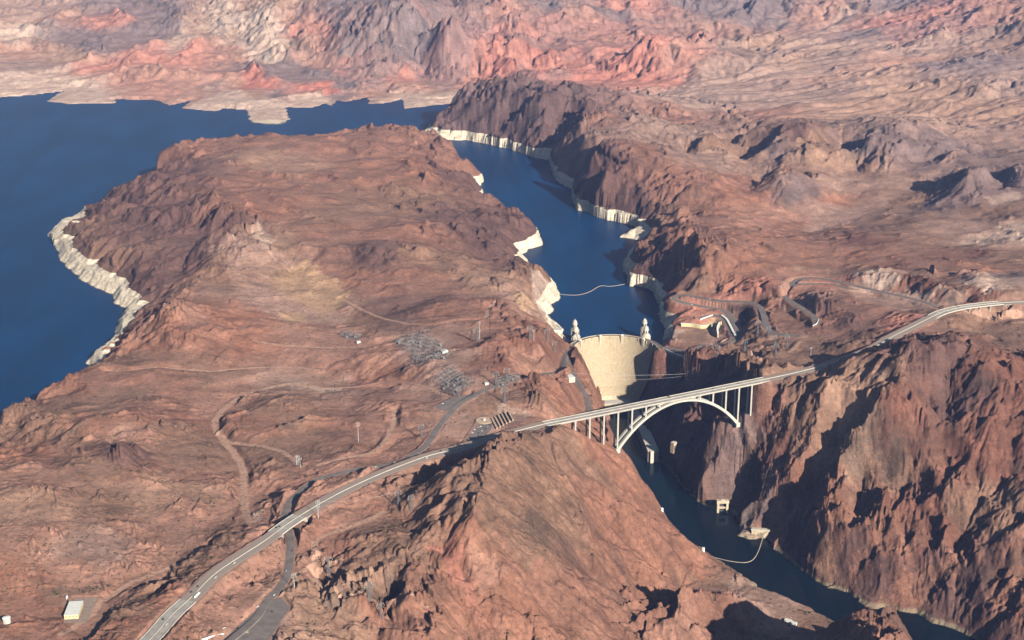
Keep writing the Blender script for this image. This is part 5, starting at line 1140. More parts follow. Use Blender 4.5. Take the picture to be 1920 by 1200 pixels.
for kind, col_, P, px, py, side, label, g in [
 ('car', 'black', W1, 527, 984, -6, 'dark car crossing the small overpass ahead of another dark one', G1), ('car', 'black', W1, 523, 987, -9, 'dark car on the small overpass just behind and outside the other', G1),
 ('van', 'white', W1, 437, 1062, 7, 'white van on the highway below the overpass', G1), ('car', 'white', W1, 402, 1090, 8, 'white car on the highway ahead of the long white truck', G1),
 ('car', 'black', W1, 373, 1098, -6, 'dark car alone on the highway opposite the white car', G1), ('car', 'black', W1, 367, 1110, -8, 'dark car on the highway beside the long white truck', G1),
 ('car', 'black', W1, 311, 1162, -7, 'dark car on the pale bridge section at bottom left', G1), ('car', 'white', W1, 305, 1171, 5, 'white car on the pale bridge section at bottom left', G1),
 ('van', 'white', W1, 797, 865, 8, 'white van on the highway near the big hill shadow', G1), ('car', 'black', W1, 830, 845, -7, 'dark car entering the hill shadow on the highway', G1),
 ('car', 'black', line, 1258, 744, -6, 'dark car on the arch bridge left of its crown', G1), ('van', 'yellow', line, 1258, 741, -9, 'yellow van on the arch bridge left of its crown', G1),
 ('car', 'black', line, 1338, 727, -5, 'dark car on the arch bridge right of its crown', G1), ('car', 'black', line, 1386, 717, -7, 'dark car on the arch bridge near its right end', G1), ('car', 'silver', line, 1270, 746, 7, 'silver car on the arch bridge, near lane', G1),
 ('car', 'red', W2, 1802, 575, -8, 'red car on the right viaduct', G1), ('car', 'black', W2, 1772, 590, 6, 'dark car at the left end of the right viaduct', G1),
 ('car', 'white', OLD, 703, 877, 2.5, 'white car on the old road below the highway embankment', G2), ('car', 'white', OLD, 742, 868, -2.5, 'white car on the old road near the junction', G2), ('car', 'black', OLD, 546, 1034, 2.5, 'dark car on the old road just below the overpass', G2),
 ('car', 'white', OLD, 513, 1119, 3, 'white car on the old road where it widens', G2), ('car', 'silver', OLD, 536, 1070, -3, 'silver car on the old road at the dirt track turning', G2)]:
    p, a = road_spot(P, px, py, side); car(kind, col_, p, a, label, g)
p, a = road_spot(W1, 361, 1118, 7.5)
t = thing('semi_truck', 'long white articulated truck on the highway at bottom left', 'truck', p, a, G1)
MB().box((-1.8, 0, 2.5), (13.6, 2.6, 2.9)).build('trailer', 'white', t)
mb = MB(); mb.box((6.6, 0, 2.0), (2.4, 2.5, 2.7)); mb.box((8.4, 0, 1.3), (1.6, 2.2, 1.3)); mb.box((2.5, 0, .85), (12.5, 1.0, .3)); mb.build('cab', 'white', t)
MB().box((7.72, 0, 2.75), (.2, 2.1, .8)).build('windscreen', 'glass', t)
for x in (-7.4, -6.1, 4.2, 5.5, 8.3):
    for s_ in (-1, 1): MB().cyl((x, s_ * .8, .5), (x, s_ * 1.25, .5), .5, n=12).build('wheel', 'tyre', t)
# cars on the pull-outs
G3 = 'parked cars on the bottom lot'; G4 = 'parked cars at the right overlook'; G5 = 'parked cars by the visitor area left of the bridge'; G6 = 'parked vehicles beside the loop road'
def parked(kind, col_, px, py, rz, label, g):
    p = onground(px, py); p.z += .05; car(kind, col_, p, rz, label, g)
for kind, col_, px, py, rz, label in [('car', 'white', 459, 1180, .5, 'white parked car in the middle of the bottom lot, leftmost of a pair'), ('van', 'white', 465, 1179, .9, 'white parked van in the middle of the bottom lot'), ('car', 'yellow', 463, 1186, .2, 'yellowish parked car below the white van on the bottom lot'),
 ('car', 'black', 445, 1178, .6, 'dark parked car left of the white pair on the bottom lot'), ('car', 'black', 453, 1158, .7, 'dark parked car at the upper edge of the bottom lot'), ('car', 'white', 483, 1138, .8, 'white parked car at the top end of the bottom lot'), ('car', 'white', 420, 1178, .7, 'white parked car beside the barrier rail on the bottom lot'), ('car', 'black', 510, 1147, 2.2, 'dark parked car on the right edge of the bottom lot')]:
    parked(kind, col_, px, py, rz, label, G3)
for k, (px, py, c) in enumerate([(1452, 539, 'white'), (1456, 538, 'silver'), (1460, 537.5, 'white'), (1464, 537, 'white'), (1468, 537, 'black'), (1472, 538, 'white')]):
    parked('car', c, px, py, 1.3, {'white': 'white parked car in the row on the dark overlook pad', 'silver': 'silver parked car in the row on the dark overlook pad', 'black': 'dark parked car in the row on the dark overlook pad'}[c], G4)
for k, (px, py, c, rz) in enumerate([(886, 812, 'white', .6), (890, 806, 'white', .6), (896, 802, 'silver', .6), (901, 800, 'white', .6), (905, 797, 'blue', .6), (897, 812, 'black', 2.1), (903, 808, 'white', 2.1), (910, 804, 'black', 2.1), (914, 800, 'silver', 2.1), (918, 797, 'black', .6)]):
    parked('car', c, px, py, rz, {'white': 'white parked car on the grey visitor lot', 'silver': 'silver parked car on the grey visitor lot', 'black': 'dark parked car on the grey visitor lot', 'blue': 'blue parked car on the grey visitor lot'}[c], G5)
parked('van', 'white', 1297, 572, .1, 'white van parked on the upper loop road', G6); parked('car', 'white', 1331, 561, .1, 'white car parked on the upper loop road', G6); parked('car', 'black', 1428, 590, 1.5, 'dark car parked on the bend of the loop road', G6); parked('car', 'white', 830, 757, .6, 'white car parked at the wide old road junction', G6)

# ------------------------------------------------------------------ buildings
def house(name, label, cat, px, py, size, rz, wall, roof, z=None, group=None, door=True, windows=3, gable=False):
    p = onground(px, py)
    t = thing(name, label, cat, p, rz, group); L, W_, H = size
    MB().box((0, 0, H / 2 - 1.5), (L, W_, H + 3)).build('wall', wall, t)
    if gable:
        mb = MB(); v = [mb.bm.verts.new(q) for q in ((-L / 2 - .5, -W_ / 2 - .5, H), (-L / 2 - .5, W_ / 2 + .5, H), (-L / 2 - .5, 0, H + W_ * .09), (L / 2 + .5, -W_ / 2 - .5, H), (L / 2 + .5, W_ / 2 + .5, H), (L / 2 + .5, 0, H + W_ * .09))]
        for f in ((0, 1, 2), (3, 5, 4), (0, 2, 5, 3), (1, 4, 5, 2), (0, 3, 4, 1)): mb.bm.faces.new([v[i] for i in f])
        mb.build('roof', roof, t)
    else: MB().box((0, 0, H + .25), (L + .6, W_ + .6, .5)).build('roof', roof, t)
    if door: MB().box((L * .2, -W_ / 2 - .05, 1.3), (2.0, .12, 2.6)).build('door', 'grey', t)
    for k in range(windows): MB().box((-L * .38 + k * L * .76 / max(windows - 1, 1), -W_ / 2 - .05, H * .62), (1.8, .12, 1.2)).build('window', 'glass', t)
    return t
wh = house('warehouse', 'large white roofed metal warehouse alone on a gravel pad at bottom left', 'warehouse', 139, 1148, (22, 44, 7.5), .10, 'yellow', 'roof', gable=False, windows=4)
for k in range(5): MB().box((0, -18 + k * 9, 8.05), (21.5, .4, .14)).build('roof_seam', 'concrete', wh)
p = onground(13, 1168)
t = thing('water_tank', 'round pale pinkish water tank at the left edge', 'tank', p)
MB().lathe((0, 0, -1), [(6.2, 0), (6.2, 10.2)], 28).build('shell', 'concrete', t)
MB().lathe((0, 0, 9.2), [(6.5, 0), (6.5, .3), (3, .9), (.4, 1.2)], 28).build('roof', 'white', t)
mb = MB()
for k in range(9): mb.box((0, -6.35, .6 + k), (.6, .1, .1))
mb.bar((-.3, -6.35, -.5), (-.3, -6.35, 9.6), .1); mb.bar((.3, -6.35, -.5), (.3, -6.35, 9.6), .1); mb.build('ladder', 'grey', t)
house('utility_shed', 'tiny white utility shed above the warehouse', 'shed', 126, 1122, (3, 3, 4), .2, 'white', 'roof', windows=0)
house('visitor_building', 'grey flat roofed building beside the canyon road left of the dam', 'building', 1069, 712, (16, 24, 9), .35, 'concrete', 'roof', windows=4)
house('visitor_building', 'low building with pale rimmed roof on the lake shore left of the dam', 'building', 1044, 622, (30, 16, 8), -.3, 'white', 'concrete', windows=5)
house('control_house', 'white control house at the right side of the large switchyard', 'building', 833, 661, (16, 10, 6), .5, 'white', 'roof', windows=3)
house('control_house', 'small white house at the left of the large switchyard', 'building', 672, 643, (10, 7, 4), .5, 'white', 'roof', windows=2)
house('control_house', 'small white house in the low switchyard right of the old road', 'building', 912, 721, (9, 6, 4), .5, 'white', 'roof', windows=2)
house('river_hut', 'small white hut on the left river cliff edge', 'hut', 1241, 957, (5, 5, 5), .3, 'white', 'roof', windows=1)
t = thing('gauge_house', 'round white gauge house low on the left river bank', 'hut', onground(1318, 1033))
MB().lathe((0, 0, -3), [(3.6, 0), (3.6, 10)], 16).build('wall', 'white', t); MB().lathe((0, 0, 7), [(4.1, 0), (4.1, .4), (.5, 1.8)], 16).build('roof', 'concrete', t); MB().box((0, -3.6, 2), (1.2, .2, 2.2)).build('door', 'dark', t)
for k, (px, py, L) in enumerate([(1478, 1166, 14), (1489, 1171, 10)]):
    house('pump_building', ['longer pale flat building on the dark river bank at the bottom', 'shorter pale flat building on the dark river bank at the bottom'][k], 'building', px, py, (L, 7, 4), -.5, 'white', 'roof', windows=2)
# river outlet gate frame
p = at(1354, 960, -133)
t = thing('outlet_gate', 'cream concrete gate frame standing in the river by the right bank', 'gate tower', p, .05)
for s_ in (-1, 1): MB().box((s_ * 10.5, 0, 12), (5, 9, 34)).build('leg', 'cream', t)
MB().box((0, 0, 26.5), (28, 10, 6.5)).build('top_beam', 'cream', t); MB().box((0, .6, 11.5), (15.9, 6, 3.4)).build('cross_beam', 'cream', t)
MB().box((0, 3.8, 2), (15.8, .6, 15)).build('gate_leaf', 'dark', t); MB().box((0, 0, 30.4), (10, 6, 1.3)).build('deck', 'concrete', t)
MB().box((0, 5.0, 14), (15.8, 1, 20)).build('back_wall', 'dark', t)
# tunnel portal
p = at(1425, 1008, -133)
t = thing('tunnel_portal', 'pale tunnel portal with dark arched mouth at the foot of the right wall', 'tunnel', p, -.15)
mb = MB(); prof = [(-19, -4), (-19, 19), (19, 19), (19, -4), (8, -4)] + [(8 * math.cos(a), 5 + 8 * math.sin(a)) for a in [math.pi * k / 10 for k in range(11)]] + [(-8, -4)]
f0 = [mb.bm.verts.new((x, -2, z)) for x, z in prof]; f1 = [mb.bm.verts.new((x, 10, z)) for x, z in prof]; n_ = len(prof)
for k in range(n_): mb.bm.faces.new((f0[k], f0[(k + 1) % n_], f1[(k + 1) % n_], f1[k]))
fa = mb.bm.faces.new(f0); fb = mb.bm.faces.new(f1[::-1]); bmesh.ops.triangulate(mb.bm, faces=[fa, fb]); mb.build('face_wall', 'cream', t)
MB().box((0, 9.0, 4.5), (15.6, 1.6, 17)).build('tunnel_mouth', 'black', t)  # black slab across the bore stands in for the shade inside
MB().box((0, -2.8, 20), (41, 5, 1.6)).build('coping', 'concrete', t)
# valve house on the shaded right wall below the bridge
p = onground(1263, 842)
t = thing('valve_house', 'pale sharp cornered concrete valve house in the shaded right canyon wall', 'building', p, .75)
MB().box((0, 0, 4), (13, 11, 26), taper=.9).build('wall', 'tan', t); MB().box((0, 0, 17.5), (12.6, 10.6, 1.0)).build('roof', 'concrete', t)
for k in range(3): MB().box((-4 + k * 4, -5.5, 5), (2.2, .4, 12)).build('opening', 'dark', t)

# ------------------------------------------------------------------ spillways and walls
def wall_thing(name, label, P, h, w, mat, cat='wall', group=None, coping=True):
    o = P[len(P) // 2]; t = thing(name, label, cat, o, 0, group)
    MB().sweep(P, [(-w / 2, -4), (-w / 2, h), (w / 2, h), (w / 2, -4)]).build('wall', mat, t, o)
    if coping: MB().sweep([p + Vector((0, 0, h + .02)) for p in P], [(-w / 2 - .3, 0), (-w / 2 - .3, .5), (w / 2 + .3, .5), (w / 2 + .3, 0)]).build('coping', 'white', t, o)
    return t
def gpts(s, lift=0.): return [onground(*[float(v) for v in tok.split(',')], lift=lift) for tok in s.split()]
wall_thing('spillway_wall', 'bright white curved wall along the spillway channel right of the dam', resample(gpts('1353,593 1362,600 1369,612 1374,622 1379,631'), 8), 3.5, 5, 'white')
wall_thing('spillway_wall', 'short white wall at the left end of the spillway terrace right of the dam', resample(gpts('1313,600 1324,596 1336,592'), 8), 3, 1.6, 'white')
wall_thing('spillway_wall', 'long tan wall below the spillway terrace right of the dam', resample(gpts('1277,612 1297,613 1318,616 1334,613 1352,609'), 8), 9, 3, 'yellow')
wall_thing('spillway_wall', 'steep cream wall dropping beside the dark spillway slab', resample(gpts('1349,611 1345,621 1346,633'), 8), 11, 4, 'cream')
wall_thing('guard_wall', 'thin white curved wall at the outer bend of the upper road', resample(gpts('1524,612 1531,608 1535,600'), 6), 2.2, 1.2, 'white')
wall_thing('guard_wall', 'white stone guard wall along the crest road right of the dam', resample(gpts('1247,656 1262,662 1280,668 1288,674'), 6), 1.8, 1.4, 'concrete')
wall_thing('guard_rail', 'bright white barrier rail on the bottom parking lot', resample(gpts('378,1200 400,1193 420,1189'), 6), 1.2, .8, 'white')
# left bank spillway: basin with gate piers
p = onground(985, 585); P = gpts('968,570 970,600'); 
t = thing('spillway', 'cream spillway basin with grey stepped gate piers on the left lake bank', 'spillway', p)
P = [Vector((q.x, q.y, 44)) for q in (at(966, 566, 44), at(970, 585, 44), at(976, 603, 44))]
MB().sweep(resample(P, 10), [(-2, -10), (-2, 8), (2, 8), (2, -10)]).build('basin_wall', 'yellow', t, p)
P2 = [Vector((q.x, q.y, 44)) for q in (at(966, 566, 44), at(980, 562, 44), at(992, 564, 44))]
MB().sweep(resample(P2, 10), [(-2, -10), (-2, 8), (2, 8), (2, -10)]).build('basin_wall', 'yellow', t, p)
for k in range(5):
    q = at(985 + k * 3.4, 571 + k * 7.2, 44); MB().box((q.x, q.y, 44), (14, 5, 15), .35).build('gate_pier', 'grey', t, p)
    MB().box((q.x + 3, q.y - 8, 43), (3, 12, 10), .35).build('gate', 'dark', t, p)
# long concrete bins beside the visitor area
for k in range(6):
    a = onground(922 + k * 6.2, 786 - k * 2.6); b = onground(932 + k * 6.0, 805 - k * 3.2); a.z = b.z = max(a.z, b.z)
    wall_thing('storage_bin_wall', 'long low concrete bin wall in the parallel row left of the bridge', [a, a.lerp(b, .5), b], 3.0, 3.2, 'tan', group='parallel concrete bin walls', coping=False)
p = onground(908, 789)
t = thing('visitor_plaza', 'round pale concrete plaza beside the grey visitor lot', 'plaza', p)
MB().lathe((0, 0, -2.4), [(19, 0), (19, 2.9), (18.2, 2.9), (18.2, 3.6), (17.6, 3.6), (17.6, 2.95), (1, 3.0)], 36).build('paving', 'tan', t)
MB().lathe((0, 0, .6), [(2.2, 0), (2.2, 3), (3.2, 3.1), (.3, 4.6)], 12).build('kiosk', 'white', t)
# paved pads
def pad(name, poly, z, mat):
    return struct(MB().prism([(p.x, p.y) for p in pts(poly, z)], z - 1.5, z + .12).build(name, mat))
pad('parking_lot', '402,1212 455,1166 500,1127 528,1120 543,1140 515,1182 490,1225', 139.5, 'road' if False else 'asphalt')
pad('parking_lot', '872,826 895,799 915,795 925,790 920,806 904,824 884,830', 128, 'asphalt')
pad('gravel_pad', '118,1168 138,1122 183,1120 162,1168', 134, 'gravel')
pad('parking_lot', '1444,541 1452,537 1470,537 1478,543 1464,549', 113.6, 'asphalt')
pad('parking_lot', '814,762 848,746 880,740 886,746 860,757 842,771 830,769', 132, 'asphalt')
pad('spillway_slab', '1386,590 1411,580 1430,612 1392,622', 66, 'dark' if False else 'tan') if False else None

# ------------------------------------------------------------------ booms on the water, boats
def boom(name, label, spec, z, r=.9):
    P = resample(pts(spec, z), 6.0)
    b = MB()
    for q in P: b.box(q + Vector((0, 0, .25)), (r * 2.6, r * 2.6, r * 1.2))
    for a, c in zip(P, P[1:]): b.bar(a + Vector((0, 0, .2)), c + Vector((0, 0, .2)), .9)
    return tag(b.build(name, 'float'), label, 'boom')
boom('float_boom', 'thin floating boom line curving across the lake behind the dam', '1046,551 1062,553 1085,553 1106,547 1127,536 1142,537 1160,535 1180,531', 0)
boom('float_boom', 'thin floating boom line curving across the lower river', '1325,1043 1346,1047 1367,1052 1396,1055 1410,1051 1421,1036 1429,1013 1432,1003', -133, .6)
mb = MB(); bt_pts = [(1236, 589), (1241, 592), (1246, 589.5)]
for k, (px, py) in enumerate(bt_pts):
    p = at(px, py, 0); t = thing('work_boat', ['white work boat moored by the right lake cliff, left one', 'white work boat moored by the right lake cliff, nearest one', 'white work boat moored by the right lake cliff, right one'][k], 'boat', p, .4 * k, 'work boats moored by the right lake cliff')
    h = MB(); vs = [h.bm.verts.new(q) for q in ((-4.5, -1.6, 1.3), (3, -1.6, 1.4), (5.5, 0, 1.7), (3, 1.6, 1.4), (-4.5, 1.6, 1.3), (-4.2, -1.0, -.4), (3.4, 0, -.4), (-4.2, 1.0, -.4))]
    for f in ((0, 1, 2, 3, 4), (0, 5, 6, 1), (1, 6, 2), (2, 6, 3), (3, 6, 7, 4), (0, 4, 7, 5), (5, 7, 6)): h.bm.faces.new([vs[i] for i in f])
    h.build('hull', 'white', t); MB().box((-.6, 0, 2.2), (3.2, 2.2, 1.8)).build('cabin', 'white', t); MB().box((1.05, 0, 2.4), (.15, 1.9, .8)).build('windscreen', 'glass', t)
for k in range(9):
    q = at(1040 + k * 11 + (k % 3) * 2, 462 + (k * 7) % 9, 0)
    tag(MB().lathe((0, 0, 0), [(.9, -.5), (1.1, .3), (.6, 1.4), (.2, 2.4)], 8).build('buoy', 'white', None, q), 'small white marker buoy in the scattered row across the upper channel', 'buoy', 'marker buoys across the upper channel')

# ------------------------------------------------------------------ pylons, poles and lines
def lattice(mb, b0, b1, z0, z1, n, w=.22):
    for k in range(n):
        f0_, f1_ = k / n, (k + 1) / n; ra, rb = b0 + (b1 - b0) * f0_, b0 + (b1 - b0) * f1_; za, zb = z0 + (z1 - z0) * f0_, z0 + (z1 - z0) * f1_
        for i in range(4):
            c = [(-1, -1), (1, -1), (1, 1), (-1, 1)]; (x0, y0), (x1, y1) = c[i], c[(i + 1) % 4]
            mb.bar((x0 * ra, y0 * ra, za), (x1 * rb, y1 * rb, zb), w); mb.bar((x1 * ra, y1 * ra, za), (x0 * rb, y0 * rb, zb), w)
            mb.bar((x0 * rb, y0 * rb, zb), (x1 * rb, y1 * rb, zb), w)
def make_pylon(label, loc, rz, H=38, mat='steel', group=None, name='lattice_pylon'):
    t = thing(name, label, 'pylon', loc, rz, group)
    for x, y in ((-1, -1), (1, -1), (1, 1), (-1, 1)): MB().bar((x * 3.6, y * 3.6, -3), (x * .8, y * .8, H * .66), .5).build('leg', mat, t)
    mb = MB(); lattice(mb, 3.5, .9, 0, H * .66, 6, .26); mb.build('bracing', mat, t)
    mb = MB(); lattice(mb, .8, .45, H * .66, H, 4, .26)
    for x, y in ((-1, -1), (1, -1), (1, 1), (-1, 1)): mb.bar((x * .8, y * .8, H * .66), (x * .4, y * .4, H), .3)
    mb.build('mast', mat, t)
    for z_, l_ in ((.70, 7.5), (.82, 9.0), (.94, 6.5)):
        mb = MB(); mb.bar((-l_, 0, H * z_), (l_, 0, H * z_), .4); mb.bar((-l_, 0, H * z_), (0, 0, H * z_ + 2), .25); mb.bar((l_, 0, H * z_), (0, 0, H * z_ + 2), .25); arm = mb.build('cross_arm', mat, t)
        for s_ in (-1, 1): MB().cyl((s_ * l_ * .95, 0, H * z_ - 3), (s_ * l_ * .95, 0, H * z_ - .2), .25, n=6).build('insulator', 'white', arm)
    return t
PG = 'lattice pylons'
pyl = None
for px, py, rz, sc, label in [
 (747, 946, .6, .8, 'lattice pylon in the dark gully left of the big hill, left of the pair'), (771, 955, .6, .8, 'lattice pylon in the dark gully left of the big hill, right of the pair'), (714, 1160, .4, .8, 'lattice pylon above the black gully at bottom centre'), (692, 1126, .4, .9, 'lattice pylon on the pale slope at bottom centre'), (616, 1076, .4, .9, 'lattice pylon on the dark gully rim right of the old road'),
 (1292, 713, .3, .7, 'lattice pylon on the shaded ledge right of the dam, left one'), (1303, 707, .3, .7, 'lattice pylon on the shaded ledge right of the dam, right one'), (1420, 626, .5, 1, 'lattice pylon beside the dark spillway slab'), (1440, 634, .5, .9, 'lattice pylon on the plain right of the dark spillway slab'), (1396, 660, .5, .9, 'lattice pylon on the grey plain above the shaded side canyon'), (1454, 668, .5, .9, 'lattice pylon on the grey plain behind the arch bridge end'), (1475, 650, .5, .9, 'lattice pylon farthest right on the grey plain'), (1452, 650, .5, .8, 'lattice pylon in the middle of the grey plain'), (1345, 668, .5, .8, 'lattice pylon at the left rim of the grey plain'),
 (895, 640, .4, 1, 'lattice pylon between the switchyard and the red spur'), (884, 638, .4, .8, 'lattice pylon at the top right corner of the large switchyard'), (946, 755, .4, 1, 'lattice pylon below the small switchyard on the brown knoll'), (930, 722, .4, .9, 'lattice pylon at the left of the small switchyard'), (950, 715, .4, .9, 'lattice pylon in the middle of the small switchyard'), (860, 745, .4, .7, 'lattice pylon beside the old road junction'), (790, 820, .4, .8, 'lattice pylon on the pinkish slope left of the old road'), (1026, 640, .4, .9, 'lattice pylon on the ridge above the shore building'), (993, 635, .4, .9, 'lattice pylon on the red spur left of the dam'), (1040, 660, .4, .8, 'lattice pylon on the rim directly left of the dam')]:
    p = onground(px, py)
    if pyl is None: pyl = make_pylon(label, p, rz, group=PG); pyl.scale = (sc,) * 3
    else: dup(pyl, p, rz, label, PG, scale=sc)
def make_pole(label, loc, H, mat, rz=.6, arms=3, group='steel poles'):
    t = thing('steel_pole', label, 'pole', loc, rz, group)
    MB().cyl((0, 0, -2), (0, 0, H), .75, .4, 10).build('shaft', mat, t)
    for k in range(arms):
        z_ = H * (.97 - .11 * k); MB().bar((-3.6, 0, z_), (3.6, 0, z_), .34).build('cross_arm', mat, t)
        for s_ in (-1, 1): MB().cyl((s_ * 3.4, 0, z_ - 2.2), (s_ * 3.4, 0, z_), .22, n=6).build('insulator', 'white', t)
    return t
for px, py, H, mat, arms, label in [(597, 973, 38, 'galv', 4, 'tall pale steel pole beside the highway right of the overpass'), (552, 1102, 26, 'galv', 3, 'pale steel pole beside the old road curve at the bottom'), (563, 876, 20, 'galv', 2, 'pale pole, right of the three above the old road'), (559, 873, 22, 'galv', 2, 'pale pole, middle of the three above the old road'), (556, 871, 20, 'galv', 2, 'pale pole, left of the three above the old road'),
 (672, 828, 44, 'galv', 2, 'tall slender pale pole on the pinkish slope left of the old road'), (918, 634, 62, 'dark', 2, 'very tall thin dark mast above the red spur'), (899, 636, 48, 'galv', 2, 'tall thin pale mast left of the dark one'), (1001, 640, 30, 'galv', 2, 'pale pole on the red spur near the canyon rim'), (628, 736, 24, 'dark', 1, 'thin dark pole at the edge of the gravel flat'), (1520, 668, 24, 'galv', 2, 'pale pole on the plain left of the right highway')]:
    make_pole(label, onground(px, py), H, mat, arms=arms)
def cable(label, a, b, sag, r=.22):
    n = 24; P = [a.lerp(b, k / n) + Vector((0, 0, -sag * 4 * (k / n) * (1 - k / n))) for k in range(n + 1)]
    mb = MB()
    for p, q in zip(P, P[1:]): mb.bar(p, q, r * 2)
    tag(mb.build('power_line', 'cable'), label, 'cable', 'power lines')
cable('pale cable strung across the canyon in front of the dam', onground(1060, 712, lift=18), onground(1303, 712, lift=18), 6, .2)
cable('second pale cable across the canyon, just below the first', onground(1058, 720, lift=14), onground(1292, 715, lift=16), 8, .14)
cable('thin power line from the small switchyard to the canyon rim', onground(950, 715, lift=28), onground(1040, 660, lift=24), 5, .14)
cable('thin power line between the two gully pylons and the highway pole', onground(747, 946, lift=26), onground(597, 973, lift=34), 6, .12)

# ------------------------------------------------------------------ switchyards
def make_gantry(label, loc, rz, group):
    t = thing('switchyard_gantry', label, 'gantry', loc, rz, group)
    for x in (-8, 8):
        mb = MB(); mb.bar((x - .9, 0, -1.5), (x, 0, 10), .3); mb.bar((x + .9, 0, -1.5), (x, 0, 10), .3); mb.bar((x, 0, 10), (x, 0, 13), .2); mb.build('post', 'steel', t)
    mb = MB(); mb.bar((-8.4, 0, 9.4), (8.4, 0, 9.4), .26); mb.bar((-8.4, 0, 10.3), (8.4, 0, 10.3), .26)
    for k in range(10): mb.bar((-8 + k * 1.6, 0, 9.4), (-7.2 + k * 1.6, 0, 10.3), .16)
    mb.build('beam', 'steel', t)
    for x in (-5, 0, 5): MB().cyl((x, 0, 6.8), (x, 0, 9.3), .26, n=6).build('insulator', 'tan', t)
    return t
def make_transformer(label, loc, rz, group):
    t = thing('transformer', label, 'transformer', loc, rz, group)
    MB().box((0, 0, 2.2), (5.6, 3.4, 4.4)).build('tank', 'grey', t); mb = MB()
    for k in range(6): mb.box((-2.4 + k * .96, -2.1, 2.1), (.4, .8, 3.4))
    mb.build('radiator', 'grey', t)
    for x in (-1.6, 0, 1.6): MB().cyl((x, 0, 4.4), (x, 0, 6.6), .3, .16, 8).build('bushing', 'tan', t)
    return t
gan = trf = None
rg = random.Random(5)
def yard(corners, nx, ny, z, what, skip=.12, trn=4):
    global gan, trf
    A_, B_, C_, D_ = [at(*c, z) for c in corners]; rz = math.atan2((B_ - A_).y, (B_ - A_).x)
    for j in range(ny):
        for i in range(nx):
            if rg.random() < skip: continue
            u, v = (i + .5) / nx, (j + .5) / ny
            p = A_.lerp(B_, u).lerp(D_.lerp(C_, u), v); p.z = ground(p.x, p.y)
            r_ = rz + (0 if (i + j) % 3 else math.pi / 2)
            lab, grp = 'pale steel gantry in the %s' % what, 'gantries of the %s' % what
            if gan is None: gan = make_gantry(lab, p, r_, grp)
            else: dup(gan, p, r_, lab, grp)
    for k in range(trn):
        u, v = rg.random(), rg.random(); p = A_.lerp(B_, u).lerp(D_.lerp(C_, u), v); p.z = ground(p.x, p.y)
        lab, grp = 'grey transformer in the %s' % what, 'transformers of the %s' % what
        if trf is None: trf = make_transformer(lab, p, rz, grp)
        else: dup(trf, p, rz, lab, grp)
YA = ((735, 634), (802, 622), (850, 680), (792, 692)); YB = ((812, 700), (846, 690), (890, 726), (848, 738))
yard(YA, 9, 10, 124, 'large switchyard on the left plateau', .1, 9); yard(YB, 6, 7, 136, 'lower switchyard beside the old road', .1, 6)
yard(((924, 716), (966, 704), (975, 712), (938, 728)), 6, 3, 141, 'small switchyard on the brown knoll', .1, 3); yard(((634, 626), (650, 622), (682, 634), (668, 642)), 5, 3, 92, 'tiny switchyard left of the large one', .1, 2)
# ------------------------------------------------------------------ plants
def clump(mb, c, r, rnd, n=16):
    for k in range(n):
        d = Vector((rnd.gauss(0, 1), rnd.gauss(0, 1), abs(rnd.gauss(0, .7)))); d = d.normalized() * r * (.4 + .6 * rnd.random()); q = Vector(c) + d
        e1 = Vector((rnd.gauss(0, 1), rnd.gauss(0, 1), rnd.gauss(0, 1))).normalized() * r * .42; e2 = e1.cross(d.normalized()).normalized() * r * .34
        vs = [mb.bm.verts.new(q + e1), mb.bm.verts.new(q + e2), mb.bm.verts.new(q - e1), mb.bm.verts.new(q - e2)]; mb.bm.faces.new(vs)
rg = random.Random(9); sh = None
for px, py in [(108, 1116), (113, 1114), (150, 1108), (158, 1112), (163, 1104), (170, 1109), (176, 1106), (183, 1103), (189, 1105), (203, 1101), (168, 1101), (104, 1112), (399, 1046), (1502, 1146), (1511, 1149), (1519, 1150)]:
    p = onground(px, py); lab = 'dark green desert shrub on the gravel by the river' if px > 1000 else 'dark green desert shrub in the dry wash above the warehouse'; grp = 'green shrubs by the river' if px > 1000 else 'green shrubs in the dry wash'
    if sh is None:
        sh = thing('shrub', lab, 'shrub', p, 0, grp); mb = MB(); clump(mb, (0, 0, 1.2), 2.3, rg, 60); mb.build('foliage', 'green', sh); mb = MB()
        for k in range(5): mb.bar((0, 0, -.4), (rg.uniform(-1, 1), rg.uniform(-1, 1), 1.5), .14)
        mb.build('stem', 'tan', sh)
    else: dup(sh, p, rg.random() * 6, lab, grp, scale=rg.uniform(.6, 1.2))
# thin creosote scrub: beyond counting
NS = 26000; r_ = np.random.RandomState(3)
yy = 1750 * np.exp(r_.rand(NS) * math.log(4300 / 1750)); uu = (r_.rand(NS) - .5) * .86; xx = uu * yy
jj = np.clip(np.searchsorted(YS, yy) - 1, 0, NY - 2); ii = np.clip(np.searchsorted(US, uu) - 1, 0, NU - 2); vid = jj * NU + ii
ok = (Z[vid] > -128) & ~in_lake[vid] & (d_lake[vid] > 60) & ~in_riv[vid] & (d_road[vid] > 3) & (d_pad[vid] > 2) & (steep[vid] < .6) & (r_.rand(NS) < .30 + .7 * (fbm(xx.astype(F32), yy.astype(F32), 90, 2, 200) > 0))
xx, yy, vid = xx[ok], yy[ok], vid[ok]; n_ = len(xx)
zz = np.array([ground(a, b) for a, b in zip(xx, yy)])
rad = .55 + 1.1 * r_.rand(n_) ** 2
base = np.array([(-1, -1, -.2), (1, -1, -.2), (1, 1, -.2), (-1, 1, -.2), (-.75, -.6, 1.0), (.7, -.75, .8), (.6, .7, 1.1), (-.7, .65, .9)])
faces = np.array([(0, 1, 5, 4), (1, 2, 6, 5), (2, 3, 7, 6), (3, 0, 4, 7), (4, 5, 6, 7)])
co = base[None] * rad[:, None, None] * r_.uniform(.7, 1.3, (n_, 8, 3)) + np.stack([xx, yy, zz], 1)[:, None]
